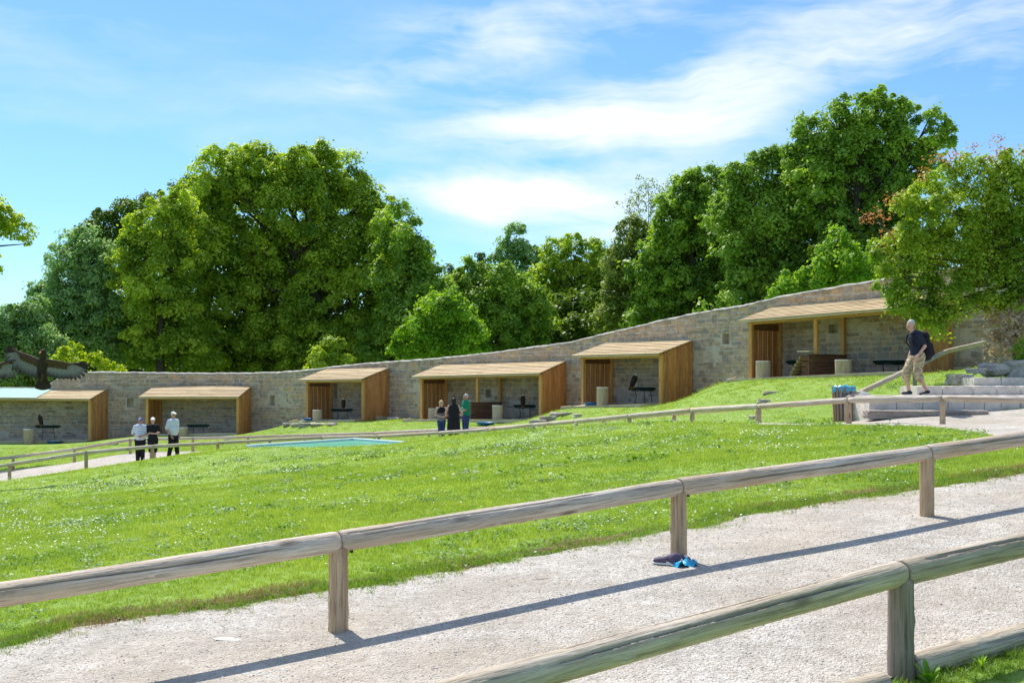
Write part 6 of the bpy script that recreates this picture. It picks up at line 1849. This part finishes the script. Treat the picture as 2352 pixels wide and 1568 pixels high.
# rough edge along the gravel path
rs = np.random.default_rng(9)
seg = np.diff(EDGE, axis=0); sl = np.linalg.norm(seg, axis=1); cum = np.concatenate([[0], np.cumsum(sl)])
def along(u): return np.stack([np.interp(u, cum, EDGE[:, 0]), np.interp(u, cum, EDGE[:, 1])], 1)
nrm = np.array((-.53, .848))
n = 15000; u = rs.uniform(4, cum[-1] - 4, n); p = along(u)
off = rs.normal(.01, .10, n) - (rs.random(n) < .04) * rs.uniform(0, .45, n) + .06 * np.sin(u * 2.1) + .05 * np.sin(u * 5.3) + .03 * np.sin(u * 11.7); p = p + nrm * off[:, None]
edge_t = [tuft(30 + i, 12, .060, .005, .05, GE, .8) for i in range(4)]
o = scatter('edge_grass', p[:, 0], p[:, 1], rs, edge_t, .5, 1.25, .0, None, .35)
n = 26000; u = rs.uniform(4, cum[-1] - 4, n); u = u[np.sin(u * 1.9 + 1) + np.sin(u * .73) + np.sin(u * 4.7) * .7 + rs.normal(0, .5, n) > .75]; n = len(u); p = along(u) + nrm * (rs.normal(.10, .14, n))[:, None]
dry_t = [tuft(40 + i, 12, .045, .0045, .05, GD, 1.0) for i in range(4)]
scatter('dry_grass', p[:, 0], p[:, 1], rs, dry_t, .5, 1.2, .0, None, .4)
# ragged soil lip at the edge of the turf
mb = MB(); N_ = 700; us = np.linspace(2, cum[-1] - 2, N_); pc_ = along(us); vs = []
for i in range(N_):
    q = pc_[i]; hh = .012 * math.sin(i * .093) + .014 * math.sin(i * .31 + 1) - .006 + random.uniform(-.008, .008)
    for o_, z_ in ((-.03 + random.uniform(-.02, .02), .012), (-.01 + random.uniform(-.015, .015), hh * .7 + .02), (.04, hh + .02), (.12, .03), (.2, -.02)):
        w_ = q + nrm * o_; vs.append((w_[0], w_[1], z_))
va = np.array(vs); va[:, 2] += H(va[:, 0], va[:, 1])
mb.add([tuple(v) for v in va], [(i * 5 + k, (i + 1) * 5 + k, (i + 1) * 5 + k + 1, i * 5 + k + 1) for i in range(N_ - 1) for k in range(4)])
o = mb.build('soil_edge', M['soil'], None, True); o['kind'] = 'structure'
# daisies
def daisy(seed, n, r, rad):
    rs_ = random.Random(seed); mb = MB()
    for i in range(n):
        a = rs_.uniform(0, 6.28); q = rad * math.sqrt(rs_.random()); cx, cy, cz = q * math.cos(a), q * math.sin(a), rs_.uniform(.04, .065)
        tx, ty = rs_.uniform(-.5, .5), rs_.uniform(-.5, .5)
        vs = [(cx + r * math.cos(k * math.pi / 3), cy + r * math.sin(k * math.pi / 3), cz + r * (tx * math.cos(k * math.pi / 3) + ty * math.sin(k * math.pi / 3))) for k in range(6)]
        mb.add(vs, [(0, 1, 2, 3, 4, 5)]); mb.add([(cx - .001, cy, 0), (cx + .001, cy, 0), (cx, cy, cz)], [(0, 1, 2)])
    return bpy.data.objects.new('daisy', mb.mesh('daisy', M['white']))
d1 = [daisy(i, 5, .0085, .16) for i in range(5)]; d2 = [daisy(10 + i, 9, .011, .34) for i in range(4)]
def dfill(y0, y1, dens, seed, thr):
    x, y, rs = fill(y0, y1, dens, seed)
    f = np.sin(x * .55 + 1.3 * np.sin(y * .31)) + np.sin(y * .47 + x * .21 + 2) + .8 * np.sin(x * 1.7 + y * 1.1) + rs.normal(0, .6, len(x))
    k = f > thr; return x[k], y[k], rs
x, y, rs = dfill(8.5, 17, 9, 51, .9); scatter('daisies', x, y, rs, d1, .7, 1.2)
x, y, rs = dfill(17, 40, 6, 52, .45); scatter('far_daisies', x, y, rs, d2, .7, 1.2)
# loose pebbles on the near gravel
def pebble(seed):
    rs_ = random.Random(seed); bm = bmesh.new(); bmesh.ops.create_icosphere(bm, subdivisions=1, radius=1)
    s = (rs_.uniform(.7, 1.2), rs_.uniform(.6, 1), rs_.uniform(.35, .7))
    for v in bm.verts: v.co = Vector((v.co.x * s[0], v.co.y * s[1], v.co.z * s[2])) * rs_.uniform(.8, 1.15)
    me = bpy.data.meshes.new('pebble'); bm.to_mesh(me); bm.free()
    at = me.attributes.new('tint', 'FLOAT', 'POINT'); at.data.foreach_set('value', np.full(len(me.vertices), rs_.random(), dtype=np.float32))
    me.materials.append(M['pebble']); return bpy.data.objects.new('pebble', me)
def pebmat():
    m, nb, bs = new_mat('pebble_stone'); r = nb.add('ShaderNodeObjectInfo').outputs['Random']
    nb.l.new(nb.ramp(r, [(0, (.34, .30, .26)), (.35, (.46, .42, .37)), (1, (.66, .63, .58))]), bs.inputs['Base Color']); bs.inputs['Roughness'].default_value = .85; return m
M['pebble'] = pebmat()
pebs = [pebble(i) for i in range(6)]
rs = np.random.default_rng(77); n = 130000
x = rs.uniform(-5, 8, n); y = 3.5 + 11 * rs.random(n) ** 1.25
k = in_poly(x, y, POLYS[0]) & (np.abs(x) < .45 * y + 1); x, y = x[k], y[k]; n = len(x)
sz = rs.lognormal(math.log(.0042), .38, n).clip(.002, .013)
rot = rs.uniform(0, 6.28, (n, 3)) * np.array((.08, .08, 1))
gn_scatter('pebbles', np.stack([x, y, H(x, y) + .0225], 1), rot, sz[:, None] * np.ones((1, 3)), rs.integers(0, 6, n), pebs, None)
# verge on the near side of the path, lower right
rs = np.random.default_rng(88); n = 2600
u = rs.uniform(-.35, 3.2, n); v = rs.uniform(-1.1, -.06, n)
bx_ = kerb0[0] + kd[0] * u - kd[1] * v * -1 * -1; px_ = kerb0[0] + kd[0] * u + .53 * -v; py_ = kerb0[1] + kd[1] * u + .848 * v
verge_t = [tuft(60 + i, 12, .075, .0045, .05, GE, .9) for i in range(4)]
scatter('verge_grass', px_, py_, rs, verge_t, .5, 1.3, .0, None, .3)
verge = strip('verge', [kerb0 - kd * .55 + np.array((.53, -.848)) * .02, kerb0 + kd * 12 + np.array((.53, -.848)) * .02], [kerb0 - kd * .9 + np.array((.53, -.848)) * 5, kerb0 + kd * 12 + np.array((.53, -.848)) * 5], 12, M['lawn'], .035)


def weed(x, y, label, n, L, w, seed, upr=.6):
    root = empty('weed', (x, y, h1(x, y) + .02), label, 'plant'); rs_ = random.Random(seed)
    for i in range(n):
        a = 6.283 * i / n + rs_.uniform(-.3, .3); e = rs_.uniform(.3, .9) * upr; LL = L * rs_.uniform(.7, 1.15)
        d = Vector((math.cos(a), math.sin(a), 0)); s_ = Vector((-d.y, d.x, 0)); vs = []
        z0 = .05 * (i / n) * L * 12 * .12
        for f, k in ((0, .15), (.25, .7), (.5, 1), (.75, .8), (1, .05)):
            c = d * LL * f * math.cos(e) + Vector((0, 0, z0 + LL * (f * math.sin(e) * 1.3 - .35 * f * f)))
            vs += [c - s_ * w * k / 2, c + Vector((0, 0, -.15 * w * k)), c + s_ * w * k / 2]
        mb = MB(); mb.add(vs, [(j * 3 + q, j * 3 + q + 1, (j + 1) * 3 + q + 1, (j + 1) * 3 + q) for j in range(4) for q in range(2)], rs_.random())
        mb.build('leaf', ML['fresh'], root, True, local=True)
    mb = MB(); mb.tube([(0, 0, -.02), (0, 0, .05)], .004, 6); mb.build('stem', ML['fresh'], root, True, local=True)
q = (xw(2135, 5.95), 5.95); weed(q[0], q[1], 'broad leaved green weed in front of the kerb log, right of the nearest post', 11, .12, .045, 1, 1.5)
q = (xw(2256, 6.2), 6.2); weed(q[0], q[1], 'small star shaped weed against the kerb log near the lower right corner', 7, .075, .018, 2, 1.4)
q = (xw(2062, 5.85), 5.85); weed(q[0], q[1], 'tiny yellow green weed at the foot of the nearest post', 6, .05, .02, 3, 1.0)
